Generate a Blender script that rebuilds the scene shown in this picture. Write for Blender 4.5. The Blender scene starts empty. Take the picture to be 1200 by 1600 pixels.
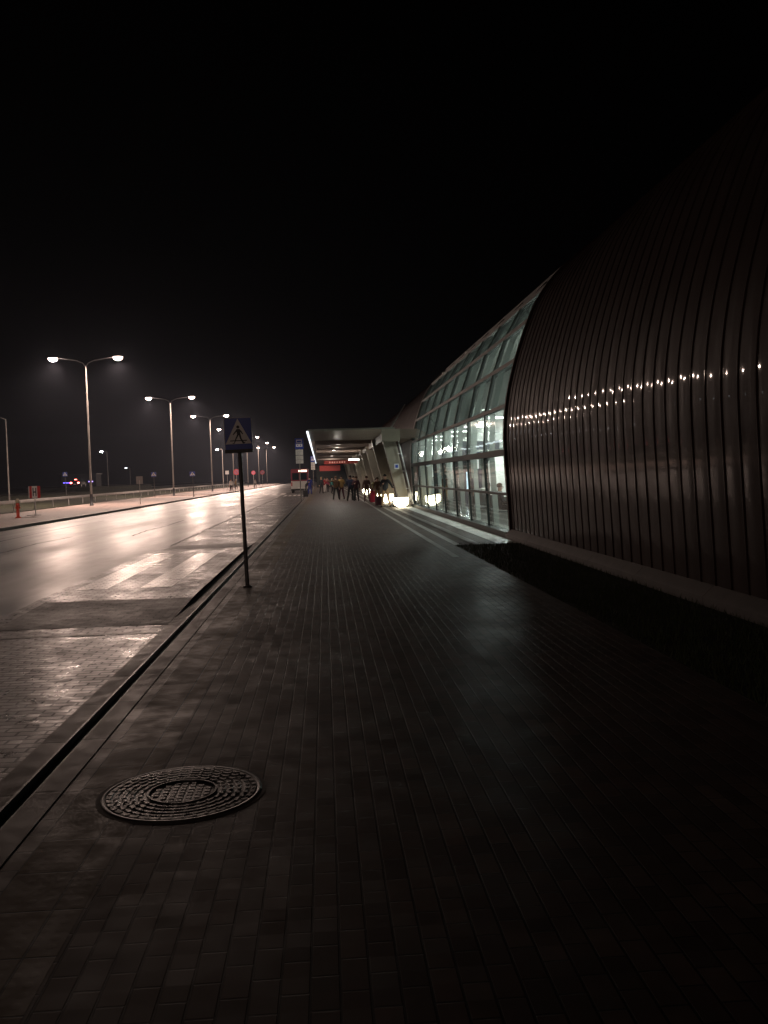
import bpy, bmesh, math, random
from mathutils import Vector, Matrix
random.seed(7)
R = math.radians
sc = bpy.context.scene
COL = sc.collection
# ------------------------------------------------------------------ camera
cam_d = bpy.data.cameras.new('camera'); cam = bpy.data.objects.new('camera', cam_d); COL.objects.link(cam)
YAW, PITCH, ROLL = R(3.72984), R(-2.34107), R(1.7)
F = Vector((math.sin(YAW)*math.cos(PITCH), math.cos(YAW)*math.cos(PITCH), math.sin(PITCH)))
RT = Vector((math.cos(YAW), -math.sin(YAW), 0)); UP = RT.cross(F)
R2 = RT*math.cos(ROLL) - UP*math.sin(ROLL); U2 = UP*math.cos(ROLL) + RT*math.sin(ROLL)
m = Matrix((R2, U2, -F)).transposed().to_4x4(); m.translation = Vector((0, 0, 1.7)); cam.matrix_world = m
cam_d.sensor_fit = 'VERTICAL'; cam_d.sensor_height = 24; cam_d.lens = 24*1400/1600
cam_d.clip_end = 5000; cam_d.clip_start = 0.05
sc.camera = cam
sc.render.resolution_x = 768; sc.render.resolution_y = 1024
# ------------------------------------------------------------------ world: deep night sky
w = bpy.data.worlds.new('World'); sc.world = w; w.use_nodes = True
nt = w.node_tree; nt.nodes.clear()
sky = nt.nodes.new('ShaderNodeTexSky'); sky.sky_type = 'NISHITA'; sky.sun_disc = False
sky.sun_elevation = R(-6); sky.sun_rotation = R(200)
bg = nt.nodes.new('ShaderNodeBackground'); bg.inputs['Strength'].default_value = 0.05
wo = nt.nodes.new('ShaderNodeOutputWorld')
nt.links.new(sky.outputs[0], bg.inputs[0]); nt.links.new(bg.outputs[0], wo.inputs[0])
vs = sc.view_settings; vs.view_transform = 'Standard'; vs.look = 'None'; vs.exposure = -0.5; vs.gamma = 1
cy = sc.cycles
cy.use_denoising = True; cy.max_bounces = 8; cy.diffuse_bounces = 3; cy.glossy_bounces = 4
cy.transparent_max_bounces = 16; cy.sample_clamp_indirect = 3; cy.use_light_tree = True; cy.volume_bounces = 0
cy.caustics_reflective = False; cy.caustics_refractive = False
# light levels
L_DOWN, L_SIDE = 18000.0, 2400.0      # street lamp watts: downward beam, all-round spill
W_IN = 680.0          # interior ceiling lamps
L_PLANT = 16.0        # glowing planters

# ------------------------------------------------------------------ materials
MATS = {}
def mat(name, col, rough=0.6, metal=0.0, emit=None, estr=0, spec=0.5, coat=0.0):
    if name in MATS: return MATS[name]
    m = bpy.data.materials.new(name); m.use_nodes = True
    b = m.node_tree.nodes['Principled BSDF']
    b.inputs['Base Color'].default_value = (*col, 1); b.inputs['Roughness'].default_value = rough
    b.inputs['Metallic'].default_value = metal; b.inputs['Specular IOR Level'].default_value = spec
    b.inputs['Coat Weight'].default_value = coat
    if emit: b.inputs['Emission Color'].default_value = (*emit, 1); b.inputs['Emission Strength'].default_value = estr
    MATS[name] = m; return m
class NG:
    """small node builder"""
    def __init__(s, m): s.t = m.node_tree; s.b = s.t.nodes['Principled BSDF']
    def n(s, kind, **kw):
        x = s.t.nodes.new('ShaderNode'+kind)
        for k, v in kw.items():
            if k in x.inputs: x.inputs[k].default_value = v
            else: setattr(x, k, v)
        return x
    def l(s, a, b): s.t.links.new(a, b)
    def pos(s, scale=(1, 1, 1), swap=False):
        tc = s.n('TexCoord'); out = tc.outputs['Object']
        if swap:
            sp = s.n('SeparateXYZ'); cb = s.n('CombineXYZ'); s.l(out, sp.inputs[0])
            s.l(sp.outputs[1], cb.inputs[0]); s.l(sp.outputs[0], cb.inputs[1]); out = cb.outputs[0]
        mp = s.n('Mapping'); mp.inputs['Scale'].default_value = scale; s.l(out, mp.inputs[0]); return mp.outputs[0]
    def noise(s, vec, scale, detail=4, rough=0.6):
        x = s.n('TexNoise'); x.inputs['Scale'].default_value = scale; x.inputs['Detail'].default_value = detail
        x.inputs['Roughness'].default_value = rough; s.l(vec, x.inputs['Vector']); return x.outputs[0]
    def ramp(s, fac, stops):
        x = s.n('ValToRGB'); e = x.color_ramp.elements
        while len(e) < len(stops): e.new(0.5)
        for i, (p, c) in enumerate(stops):
            e[i].position = p; e[i].color = (*c, 1) if len(c) == 3 else c
        s.l(fac, x.inputs[0]); return x.outputs[0]
    def rng(s, fac, a, b, c, d):
        x = s.n('MapRange'); s.l(fac, x.inputs[0])
        for i, v in enumerate((a, b, c, d)): x.inputs[i+1].default_value = v
        return x.outputs[0]
    def mix(s, fac, a, b, kind='MIX'):
        x = s.n('MixRGB', blend_type=kind)
        for i, v in enumerate((fac, a, b)):
            if isinstance(v, (int, float)): x.inputs[i].default_value = v
            elif isinstance(v, tuple): x.inputs[i].default_value = (*v, 1)
            else: s.l(v, x.inputs[i])
        return x.outputs[0]
    def math(s, op, a, b):
        x = s.n('Math', operation=op)
        for i, v in enumerate((a, b)):
            if isinstance(v, (int, float)): x.inputs[i].default_value = v
            else: s.l(v, x.inputs[i])
        return x.outputs[0]
    def bump(s, h, strength, dist, chain=None):
        x = s.n('Bump'); x.inputs['Strength'].default_value = strength; x.inputs['Distance'].default_value = dist
        s.l(h, x.inputs['Height'])
        if chain is not None: s.l(chain, x.inputs['Normal'])
        return x.outputs[0]
def g3(v): return (v, v, v)

def paver_mat(name, c1, c2, mortar, w=0.2, h=0.1, gap=0.006, r0=0.35, r1=0.6, bump=0.004, offset=0.5, dots=False, swap=True, tiltk=0.045, spark=False, sp_=0.10):
    m = mat(name, c1, spec=sp_); G = NG(m); P = G.pos(swap=swap); P0 = G.pos()
    br = G.n('TexBrick'); br.offset = offset; br.squash = 1
    for k, v in (('Scale', 1.0), ('Mortar Size', gap), ('Mortar Smooth', 0.35), ('Brick Width', w), ('Row Height', h), ('Bias', 0.0)): br.inputs[k].default_value = v
    br.inputs['Color1'].default_value = (*c1, 1); br.inputs['Color2'].default_value = (*c2, 1); br.inputs['Mortar'].default_value = (*mortar, 1)
    G.l(P, br.inputs['Vector'])
    big = G.noise(P0, 0.7, 5); fine = G.noise(P0, 160, 3); med = G.noise(P0, 6, 5)
    col = G.mix(0.8, br.outputs['Color'], G.ramp(big, [(0.3, g3(0.55)), (0.7, g3(1.25))]), 'MULTIPLY')
    col = G.mix(0.6, col, G.ramp(med, [(0.35, g3(0.6)), (0.65, g3(1.2))]), 'MULTIPLY')
    G.l(col, G.b.inputs['Base Color'])
    ro = G.rng(G.mix(0.5, med, big), 0.4, 0.62, r0, r1)
    G.l(ro, G.b.inputs['Roughness'])
    inv = G.math('SUBTRACT', 1.0, br.outputs['Fac'])
    G.l(G.math('MULTIPLY', G.rng(inv, 0, 1, 0.2 if spark else 0.9, 1), sp_), G.b.inputs['Specular IOR Level'])
    nb = G.bump(inv, 0.9, bump)
    nb = G.bump(fine, 0.2, 0.0008, nb)
    # every stone is set a little differently
    sp = G.n('SeparateXYZ'); G.l(P, sp.inputs[0])
    row = G.math('FLOOR', G.math('DIVIDE', sp.outputs[1], h), 0)
    sh = G.math('MULTIPLY', G.math('FLOORED_MODULO', row, 2.0), offset)
    colx = G.math('FLOOR', G.math('ADD', G.math('DIVIDE', sp.outputs[0], w), sh), 0)
    cb = G.n('CombineXYZ'); G.l(colx, cb.inputs[0]); G.l(row, cb.inputs[1])
    wn = G.n('TexWhiteNoise', noise_dimensions='3D'); G.l(cb.outputs[0], wn.inputs['Vector'])
    v1 = G.n('VectorMath', operation='SUBTRACT'); G.l(wn.outputs['Color'], v1.inputs[0]); v1.inputs[1].default_value = (.5, .5, .5)
    v2 = G.n('VectorMath', operation='SCALE'); G.l(v1.outputs[0], v2.inputs[0]); v2.inputs['Scale'].default_value = tiltk
    v3 = G.n('VectorMath', operation='ADD'); G.l(nb, v3.inputs[0]); G.l(v2.outputs[0], v3.inputs[1])
    v4 = G.n('VectorMath', operation='NORMALIZE'); G.l(v3.outputs[0], v4.inputs[0]); nb = v4.outputs[0]
    if spark:
        vo = G.n('TexVoronoi', feature='F1'); vo.inputs['Scale'].default_value = 7.0; G.l(P0, vo.inputs['Vector'])
        nb = G.bump(G.rng(vo.outputs['Distance'], 0.0, 0.09, 1.0, 0.0), 1.0, 0.006, nb)
    if dots:
        v = G.n('TexVoronoi', feature='F1'); v.inputs['Scale'].default_value = 16; v.inputs['Randomness'].default_value = 0.0
        G.l(P0, v.inputs['Vector']); nb = G.bump(G.rng(v.outputs['Distance'], 0.2, 0.35, 1.0, 0.0), 0.25, 0.0015, nb)
    G.l(nb, G.b.inputs['Normal'])
    return m
M_side = paver_mat('sidewalk_pavers', (0.042, 0.030, 0.026), (0.088, 0.062, 0.052), (0.016, 0.012, 0.011), r0=0.52, r1=0.68)
M_edge = paver_mat('edge_pavers', (0.11, 0.085, 0.072), (0.07, 0.055, 0.048), (0.03, 0.025, 0.022), r0=0.4, r1=0.65)
M_tact = paver_mat('tactile_slabs', (0.07, 0.043, 0.017), (0.055, 0.034, 0.015), (0.03, 0.025, 0.02), w=0.36, h=0.38, offset=0, r0=0.45, r1=0.7, dots=True)
M_bay = paver_mat('bay_pavers', (0.04, 0.036, 0.035), (0.07, 0.06, 0.058), (0.012, 0.011, 0.011), w=0.2, h=0.1, swap=False, r0=0.27, r1=0.5, bump=0.008, gap=0.011, tiltk=0.07, spark=True, sp_=0.3)
M_stripe = paver_mat('crossing_stripe_pavers', (0.7, 0.66, 0.63), (0.55, 0.52, 0.5), (0.06, 0.055, 0.05), swap=False, r0=0.26, r1=0.36, bump=0.008, gap=0.011, tiltk=0.04, sp_=0.7)
M_isl = paver_mat('island_pavers', (0.20, 0.155, 0.14), (0.25, 0.20, 0.18), (0.12, 0.10, 0.09), r0=0.5, r1=0.75)
M_kerb = paver_mat('kerb_stone', (0.12, 0.098, 0.088), (0.09, 0.074, 0.067), (0.05, 0.045, 0.04), w=1.0, h=5.0, offset=0, r0=0.4, r1=0.65, bump=0.004, gap=0.014)
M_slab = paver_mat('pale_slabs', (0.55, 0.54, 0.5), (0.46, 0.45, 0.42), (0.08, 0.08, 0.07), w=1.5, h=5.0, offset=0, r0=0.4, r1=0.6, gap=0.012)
M_line = paver_mat('pale_edging_and_light_bands', (0.3, 0.29, 0.27), (0.22, 0.21, 0.2), (0.06, 0.055, 0.05), w=1.0, h=5.0, offset=0, r0=0.35, r1=0.6)  # real edging stone, also colours the painted light bands before the glass
M_dark = mat('drain_steel', (0.018, 0.017, 0.018), 0.4, 0.6)
def asphalt(name, base=0.035):
    m = mat(name, g3(base)); G = NG(m); P = G.pos(); S = G.pos((1, 0.16, 1))
    big = G.noise(S, 0.55, 6, 0.62); med = G.noise(P, 2.2, 5); fine = G.noise(P, 130, 3)
    G.l(G.ramp(fine, [(0.3, g3(base*0.6)), (0.75, (base*1.9, base*1.75, base*1.65))]), G.b.inputs['Base Color'])
    G.l(G.math('ADD', G.rng(big, 0.34, 0.64, 0.28, 0.46), G.rng(med, 0.3, 0.7, -0.015, 0.015)), G.b.inputs['Roughness'])
    nb = G.bump(fine, 0.25, 0.0012); nb = G.bump(med, 0.02, 0.01, nb); G.l(nb, G.b.inputs['Normal']); return m
M_asph = asphalt('wet_asphalt', 0.026)
M_paint = mat('road_paint', (0.6, 0.57, 0.54), 0.45)
def grass_mat():
    m = mat('dark_grass', (0.03, 0.04, 0.015), 0.9, spec=0.15); G = NG(m); P = G.pos()
    G.l(G.ramp(G.noise(P, 1.3, 6), [(0.3, (0.006, 0.008, 0.004)), (0.7, (0.022, 0.022, 0.012))]), G.b.inputs['Base Color'])
    G.l(G.bump(G.noise(P, 14, 5), 0.8, 0.05), G.b.inputs['Normal']); return m
M_grass = grass_mat()
def hull_mat():
    m = mat('brown_sheet_metal', (0.10, 0.062, 0.056), 0.5, 0.0, spec=0.06, coat=0.25); G = NG(m)
    m.node_tree.nodes['Principled BSDF'].inputs['Coat Roughness'].default_value = 0.045
    P = G.pos(); S = G.pos((1, 5, 0.5))
    n1 = G.noise(P, 0.8, 5); n2 = G.noise(S, 1.5, 5)
    c = G.ramp(n1, [(0.3, (0.027, 0.014, 0.012)), (0.7, (0.043, 0.023, 0.02))])
    c = G.mix(0.5, c, G.ramp(n2, [(0.3, g3(0.7)), (0.7, g3(1.2))]), 'MULTIPLY')
    G.l(c, G.b.inputs['Base Color']); G.l(G.rng(n2, 0.3, 0.7, 0.45, 0.65), G.b.inputs['Roughness'])
    nb = G.bump(G.noise(P, 5, 2), 0.12, 0.004); G.l(nb, G.b.inputs['Normal']); return m
M_hull = hull_mat()
M_conc = mat('plinth_concrete', (0.15, 0.11, 0.10), 0.55)
def conc_noise(m, lo, hi, sc_=3):
    G = NG(m); P = G.pos(); G.l(G.ramp(G.noise(P, sc_, 6), [(0.3, lo), (0.7, hi)]), G.b.inputs['Base Color'])
    G.l(G.bump(G.noise(P, 60, 3), 0.3, 0.002), G.b.inputs['Normal'])
conc_noise(M_conc, (0.03, 0.022, 0.02), (0.06, 0.044, 0.04))
M_pillar = mat('pillar_cladding', (0.32, 0.31, 0.27), 0.55); conc_noise(M_pillar, (0.20, 0.175, 0.135), (0.30, 0.265, 0.21), 1.2)
M_canopy = mat('canopy_panel', (0.4, 0.39, 0.36), 0.5); conc_noise(M_canopy, (0.15, 0.145, 0.125), (0.22, 0.21, 0.185), 0.8)
M_ceil = mat('canopy_ceiling', (0.16, 0.11, 0.085), 0.6); conc_noise(M_ceil, (0.12, 0.085, 0.065), (0.2, 0.14, 0.11), 0.9)
M_steel = mat('galvanised_steel', (0.38, 0.37, 0.36), 0.4, 0.6)
M_pole = mat('lamp_pole_grey', (0.42, 0.40, 0.38), 0.5, 0.2); conc_noise(M_pole, (0.13, 0.12, 0.11), (0.2, 0.185, 0.17), 2)
M_black = mat('black_paint', (0.012, 0.012, 0.014), 0.5)
M_frame = mat('mullion_dark', (0.02, 0.024, 0.022), 0.6, 0.0, spec=0.2)
M_fin = mat('interior_fin', (0.42, 0.47, 0.43), 0.5)
M_white = mat('white_plaster', (0.75, 0.76, 0.72), 0.7)
M_cream = mat('interior_wall', (0.5, 0.53, 0.47), 0.7); conc_noise(M_cream, (0.48, 0.49, 0.46), (0.62, 0.63, 0.6), 0.5)
M_tile = mat('interior_floor', (0.25, 0.29, 0.27), 0.2)
WARM = (1.0, 0.73, 0.60)
M_lamp = mat('lamp_glow', (0.8, 0.8, 0.8), 0.4, emit=WARM, estr=30)
M_lampfar = mat('car_park_lamp_glow', (0.8, 0.8, 0.8), 0.4, emit=(0.9, 0.92, 1), estr=260)
M_lampdim = mat('failing_lamp_glow', (0.8, 0.8, 0.8), 0.4, emit=(0.8, 0.9, 1), estr=25)
M_inlamp = mat('interior_lamp_glow', (0.8, 0.8, 0.8), 0.4, emit=(0.93, 1.0, 0.96), estr=14)
M_strip = mat('canopy_strip_glow', (0.8, 0.8, 0.8), 0.4, emit=(0.86, 0.93, 1.0), estr=2.6)
M_down = mat('downlight_glow', (0.8, 0.8, 0.8), 0.4, emit=(1, 0.95, 0.85), estr=45)
M_plant = mat('planter_glow', (0.8, 0.8, 0.75), 0.4, emit=(1, 0.88, 0.62), estr=L_PLANT)
M_red = mat('red_panel_glow', (0.4, 0.05, 0.04), 0.5, emit=(0.9, 0.07, 0.05), estr=0.06)
M_redtext = mat('red_panel_lettering', (0.8, 0.5, 0.45), 0.5, emit=(1, 0.4, 0.3), estr=0.4)
M_tail = mat('tail_light_glow', (0.5, 0.02, 0.02), 0.3, emit=(1, 0.12, 0.10), estr=34)
M_blue = mat('blue_strip_glow', (0.1, 0.08, 0.5), 0.4, emit=(0.16, 0.12, 1.0), estr=5)
M_disp = mat('display_glow', (0.8, 0.7, 0.5), 0.4, emit=(1, 0.86, 0.66), estr=4)
M_signblue = mat('sign_blue', (0.015, 0.05, 0.36), 0.3)
M_signwhite = mat('sign_white', (0.75, 0.73, 0.72), 0.35)
M_signred = mat('sign_red', (0.5, 0.03, 0.03), 0.35)
M_signback = mat('sign_back', (0.22, 0.22, 0.22), 0.5, 0.3)
M_rubber = mat('rubber', (0.02, 0.02, 0.02), 0.7)
M_carglass = mat('vehicle_glass', (0.02, 0.025, 0.03), 0.08)
def glass(name, tint, milky=0.0, fac=0.14):
    m = bpy.data.materials.new(name); m.use_nodes = True; t = m.node_tree; t.nodes.clear(); L = t.links.new
    o = t.nodes.new('ShaderNodeOutputMaterial'); tr = t.nodes.new('ShaderNodeBsdfTransparent'); tr.inputs[0].default_value = (*tint, 1)
    gl = t.nodes.new('ShaderNodeBsdfGlossy'); gl.inputs['Roughness'].default_value = 0.03; gl.inputs[0].default_value = (0.9, 0.95, 0.93, 1)
    fr = t.nodes.new('ShaderNodeFresnel'); fr.inputs[0].default_value = 1.5
    tc = t.nodes.new('ShaderNodeTexCoord')
    wn = t.nodes.new('ShaderNodeTexNoise'); wn.inputs['Scale'].default_value = 0.9; L(tc.outputs['Object'], wn.inputs['Vector'])
    bu = t.nodes.new('ShaderNodeBump'); bu.inputs['Strength'].default_value = 0.15; bu.inputs['Distance'].default_value = 0.02
    L(wn.outputs[0], bu.inputs['Height']); L(bu.outputs[0], gl.inputs['Normal'])
    base = tr.outputs[0]
    if milky > 0:
        tl = t.nodes.new('ShaderNodeBsdfTranslucent'); tl.inputs[0].default_value = (0.75, 0.85, 0.78, 1)
        df = t.nodes.new('ShaderNodeBsdfDiffuse'); df.inputs[0].default_value = (0.1, 0.11, 0.1, 1)
        a = t.nodes.new('ShaderNodeMixShader'); a.inputs[0].default_value = 0.25; L(tl.outputs[0], a.inputs[1]); L(df.outputs[0], a.inputs[2])
        mp = t.nodes.new('ShaderNodeMapping'); mp.inputs['Scale'].default_value = (3, 9, 0.6); L(tc.outputs['Object'], mp.inputs[0])
        ns = t.nodes.new('ShaderNodeTexNoise'); ns.inputs['Scale'].default_value = 1.0; ns.inputs['Detail'].default_value = 4; L(mp.outputs[0], ns.inputs['Vector'])
        mr = t.nodes.new('ShaderNodeMapRange'); L(ns.outputs[0], mr.inputs[0])
        for i, v in enumerate((0.3, 0.7, milky*0.55, min(1, milky*1.3))): mr.inputs[i+1].default_value = v
        b = t.nodes.new('ShaderNodeMixShader'); L(mr.outputs[0], b.inputs[0]); L(base, b.inputs[1]); L(a.outputs[0], b.inputs[2]); base = b.outputs[0]
    x = t.nodes.new('ShaderNodeMixShader'); L(fr.outputs[0], x.inputs[0]); L(base, x.inputs[1]); L(gl.outputs[0], x.inputs[2]); L(x.outputs[0], o.inputs[0])
    MATS[name] = m; return m
M_glass = glass('clear_glass', (0.88, 0.93, 0.91)); M_milk = glass('misted_glass', (0.8, 0.86, 0.83), 0.2); M_milk2 = glass('misted_upper_glass', (0.2, 0.22, 0.205), 0.045)

# ------------------------------------------------------------------ mesh helpers
def light(kind, name, loc, watts, col, radius, parent=None, size=None):
    ld = bpy.data.lights.new(name, kind); ld.energy = watts; ld.color = col; ld.shadow_soft_size = radius
    if kind == 'SPOT': ld.spot_size = math.pi; ld.spot_blend = 1.0
    o = bpy.data.objects.new(name, ld); COL.objects.link(o); o.location = loc
    if parent is not None: o.parent = parent
    return o
class MB:
    def __init__(s): s.v = []; s.f = []; s.mi = []; s.mats = []; s.sm = []
    def _m(s, m):
        if m not in s.mats: s.mats.append(m)
        return s.mats.index(m)
    def add(s, vs_, fs, m, smooth=False):
        o = len(s.v); s.v += [tuple(v) for v in vs_]; k = s._m(m)
        for f in fs: s.f.append([o+i for i in f]); s.mi.append(k); s.sm.append(smooth)
        return s
    def box(s, a, b, m, M=None):
        x0, y0, z0 = a; x1, y1, z1 = b
        v = [Vector(p) for p in ((x0,y0,z0),(x1,y0,z0),(x1,y1,z0),(x0,y1,z0),(x0,y0,z1),(x1,y0,z1),(x1,y1,z1),(x0,y1,z1))]
        if M is not None: v = [M @ p for p in v]
        return s.add(v, [(0,3,2,1),(4,5,6,7),(0,1,5,4),(1,2,6,5),(2,3,7,6),(3,0,4,7)], m)
    def rbox(s, a, b, m, r=0.05, seg=3):
        # box with rounded vertical edges
        x0, y0, z0 = a; x1, y1, z1 = b; pts = []
        for cx, cy_, a0 in ((x1-r, y1-r, 0), (x0+r, y1-r, 90), (x0+r, y0+r, 180), (x1-r, y0+r, 270)):
            for k in range(seg+1):
                t = R(a0+90*k/seg); pts.append((cx+r*math.cos(t), cy_+r*math.sin(t)))
        return s.prism(pts, z0, z1, m)
    def prism(s, pts, z0, z1, m, M=None):
        n = len(pts); v = [Vector((x, y, z0)) for x, y in pts]+[Vector((x, y, z1)) for x, y in pts]
        if M is not None: v = [M @ p for p in v]
        return s.add(v, [tuple(range(n))[::-1], tuple(range(n, 2*n))]+[(i, (i+1) % n, n+(i+1) % n, n+i) for i in range(n)], m)
    def ring(s, path, m, n=12, caps=True, smooth=True):
        """path: list of (center, radius or (rx,ry)); tube along it"""
        vs_ = []; k = len(path)
        for i, (c, r) in enumerate(path):
            c = Vector(c); a = Vector(path[max(i-1, 0)][0]); b = Vector(path[min(i+1, k-1)][0]); d = (b-a)
            d = d.normalized() if d.length > 1e-9 else Vector((0, 0, 1))
            ref = Vector((0, 1, 0)) if abs(d.z) > 0.9 else Vector((0, 0, 1))
            u = ref.cross(d).normalized(); w_ = d.cross(u)
            rx, ry = r if isinstance(r, tuple) else (r, r)
            vs_ += [c+u*rx*math.cos(2*math.pi*j/n)+w_*ry*math.sin(2*math.pi*j/n) for j in range(n)]
        fs = [(i*n+j, i*n+(j+1) % n, (i+1)*n+(j+1) % n, (i+1)*n+j) for i in range(k-1) for j in range(n)]
        s.add(vs_, fs, m, smooth)
        if caps: s.add(vs_[:n], [tuple(range(n))[::-1]], m); s.add(vs_[-n:], [tuple(range(n))], m)
        return s
    def lathe(s, prof, m, c=(0, 0, 0), n=24, smooth=True):
        c = Vector(c); vs_ = [c+Vector((r*math.cos(2*math.pi*j/n), r*math.sin(2*math.pi*j/n), z)) for r, z in prof for j in range(n)]
        k = len(prof); return s.add(vs_, [(i*n+j, i*n+(j+1) % n, (i+1)*n+(j+1) % n, (i+1)*n+j) for i in range(k-1) for j in range(n)], m, smooth)
    def ball(s, c, r, m, n=12, k=8):
        rx, ry, rz = r if isinstance(r, tuple) else (r, r, r)
        vs_ = []
        for i in range(k+1):
            t = math.pi*i/k
            for j in range(n):
                p = 2*math.pi*j/n; vs_.append((c[0]+rx*math.sin(t)*math.cos(p), c[1]+ry*math.sin(t)*math.sin(p), c[2]+rz*math.cos(t)))
        return s.add(vs_, [(i*n+j, (i+1)*n+j, (i+1)*n+(j+1) % n, i*n+(j+1) % n) for i in range(k) for j in range(n)], m, True)
    def build(s, name, parent=None, loc=None):
        me = bpy.data.meshes.new(name); me.from_pydata(s.v, [], s.f)
        for m in s.mats: me.materials.append(m)
        me.polygons.foreach_set('material_index', s.mi); me.polygons.foreach_set('use_smooth', s.sm); me.update()
        o = bpy.data.objects.new(name, me); COL.objects.link(o)
        if parent is not None: o.parent = parent
        if loc is not None: o.location = loc
        return o
def tag(o, label=None, cat=None, group=None, kind=None):
    if label: o['label'] = label
    if cat: o['category'] = cat
    if group: o['group'] = group
    if kind: o['kind'] = kind
    return o
def empty(name, loc, label, cat, group=None, rz=0):
    o = bpy.data.objects.new(name, None); COL.objects.link(o); o.location = loc; o.rotation_euler = (0, 0, rz); o.empty_display_size = 0.2
    return tag(o, label, cat, group)
def kids(o): return [c for c in COL.objects if c.parent == o]
def dup(root, loc, label, rz=None, group=None):
    def cp(o, par):
        c = o.copy(); COL.objects.link(c); c.parent = par
        for ch in kids(o): cp(ch, c)
        return c
    c = cp(root, None); c.location = loc; c['label'] = label
    if rz is not None: c.rotation_euler = (0, 0, rz)
    if group: c['group'] = group
    return c
def sheet(name, xs, ys, zf, m, kind='structure'):
    vs_ = [(x, y, zf(x, y)) for y in ys for x in xs]; nx = len(xs)
    fs = [(j*nx+i, j*nx+i+1, (j+1)*nx+i+1, (j+1)*nx+i) for j in range(len(ys)-1) for i in range(nx-1)]
    b = MB(); b.add(vs_, fs, m, True); o = b.build(name); o['kind'] = kind; return o
def lin(a, b, n): return [a+(b-a)*i/n for i in range(n+1)]

# ================================================================== THE GROUND
sheet('ground', [-900, -60, 60, 900], [-60, 100, 400, 1500], lambda x, y: -0.34, M_grass)
YB, YE = -12, 330
def zroad(x): return -0.03-0.09*(-4.2-x)/9.0
def zbay(y):
    if y < 10.45: return -0.03
    if y < 13.2: return -0.03+0.08*(y-10.45)/2.75
    if y < 22: return 0.05
    if y < 24.5: return 0.05-0.08*(y-22)/2.5
    return -0.03
sheet('road', [-13.21, -10, -7, -4.2], [YB]+lin(0, 60, 12)+[100, 200, YE, 420], lambda x, y: zroad(x) if y < 331 else zroad(x), M_asph)
ybs = sorted(set([YB, 0, 4, 8]+lin(10, 25, 30)+[10.45, 13.2, 22, 24.5, 30, 60, 120, 200, YE]))
sheet('bus_bay', [-4.19, -3.5, -2.7, -1.93], ybs, lambda x, y: zbay(y)+(0.0 if x > -4 else -0.004), M_bay)
b = MB()
b.box((-4.32, YB, -0.2), (-4.19, YE, -0.021), M_dark)
o = b.build('road_joint_kerb'); o['kind'] = 'structure'
M_ramp = paver_mat('ramp_pavers', (0.04, 0.034, 0.033), (0.055, 0.047, 0.045), (0.01, 0.009, 0.009), swap=False, r0=0.45, r1=0.62, bump=0.008, gap=0.009, tiltk=0.05, sp_=0.2)
for nm, y0, y1, x0 in (('ramp_paving', 10.9, 12.9, -4.0), ('ramp_paving', 22.1, 24.3, -4.0)):
    sheet(nm, [x0, -2.7, -1.94], sorted([y0, y1]+[y for y in ybs if y0 < y < y1]), lambda x, y: zbay(y)+0.003, M_ramp)
# crossing stripes laid in the bay and painted across the asphalt
b = MB()
def stripe(x0, x1, y0, y1, m, dz=0.004):
    ys = [y0]+[y for y in ybs if y0 < y < y1]+[y1]
    zf = (lambda x, y: zbay(y)+dz) if x0 > -4.19 else (lambda x, y: zroad(x)+dz)
    vs_ = [(x, y, zf(x, y)) for y in ys for x in (x0, x1)]
    b.add(vs_, [(2*j, 2*j+1, 2*j+3, 2*j+2) for j in range(len(ys)-1)], m)
stripe(-2.93, -2.45, 14.2, 20.5, M_stripe); stripe(-3.93, -3.45, 14.2, 20.5, M_stripe)
stripe(-4.1, -1.95, 10.36, 10.45, M_line)
for k in range(5): stripe(-4.05+k*0.46, -3.8+k*0.46, 86.5, 92, M_paint)
for k in range(9): stripe(-4.9-k*0.95, -4.4-k*0.95, 97.5, 102.5, M_paint)
o = b.build('road_markings'); o['kind'] = 'structure'
b = MB(); M_seal = mat('crack_sealant', (.008, .008, .009), .75, spec=.1)
for pts in ([(-9.0, 17.5), (-8.85, 19.5), (-8.95, 22), (-8.7, 25), (-8.85, 28), (-8.6, 31)], [(-6.4, 30), (-6.5, 33), (-6.3, 36), (-6.4, 41)], [(-10.8, 24), (-10.6, 29), (-10.9, 36), (-10.7, 44)]):
    for (x0, y0), (x1, y1) in zip(pts, pts[1:]):
        n = 5
        for k in range(n):
            a, c = k/n, (k+1)/n; wv = lambda q, yy: .03+.02*math.sin(yy*5+q)
            xa, ya, xb_, yb2 = x0+(x1-x0)*a, y0+(y1-y0)*a, x0+(x1-x0)*c, y0+(y1-y0)*c
            b.add([(xa-wv(0, ya), ya, zroad(xa)+.003), (xa+wv(2, ya), ya, zroad(xa)+.003), (xb_+wv(2, yb2), yb2, zroad(xb_)+.003), (xb_-wv(0, yb2), yb2, zroad(xb_)+.003)], [(0, 1, 2, 3)], M_seal)
o = b.build('road_cracks'); o['kind'] = 'structure'
b = MB()
for y in lin(120, 300, 20): stripe(-8.66, -8.54, y, y+4, M_paint, 0.005)
o = b.build('lane_markings'); o['kind'] = 'structure'
# kerb line: gutter, slot drain, kerb stone
b = MB(); b.box((-1.93, YB, -0.3), (-1.77, YE, -0.005), M_kerb); o = b.build('gutter_stones'); o['kind'] = 'structure'
b = MB(); b.box((-1.77, YB, -0.3), (-1.655, YE, -0.055), M_dark)
b.box((-1.77, YB, -0.055), (-1.755, YE, -0.004), M_dark); b.box((-1.67, YB, -0.055), (-1.655, YE, -0.003), M_dark)
o = b.build('slot_drain'); o['kind'] = 'structure'
b = MB(); b.box((-1.655, YB, -0.3), (-1.5, YE, 0.006), M_kerb); o = b.build('kerb'); o['kind'] = 'structure'
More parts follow.
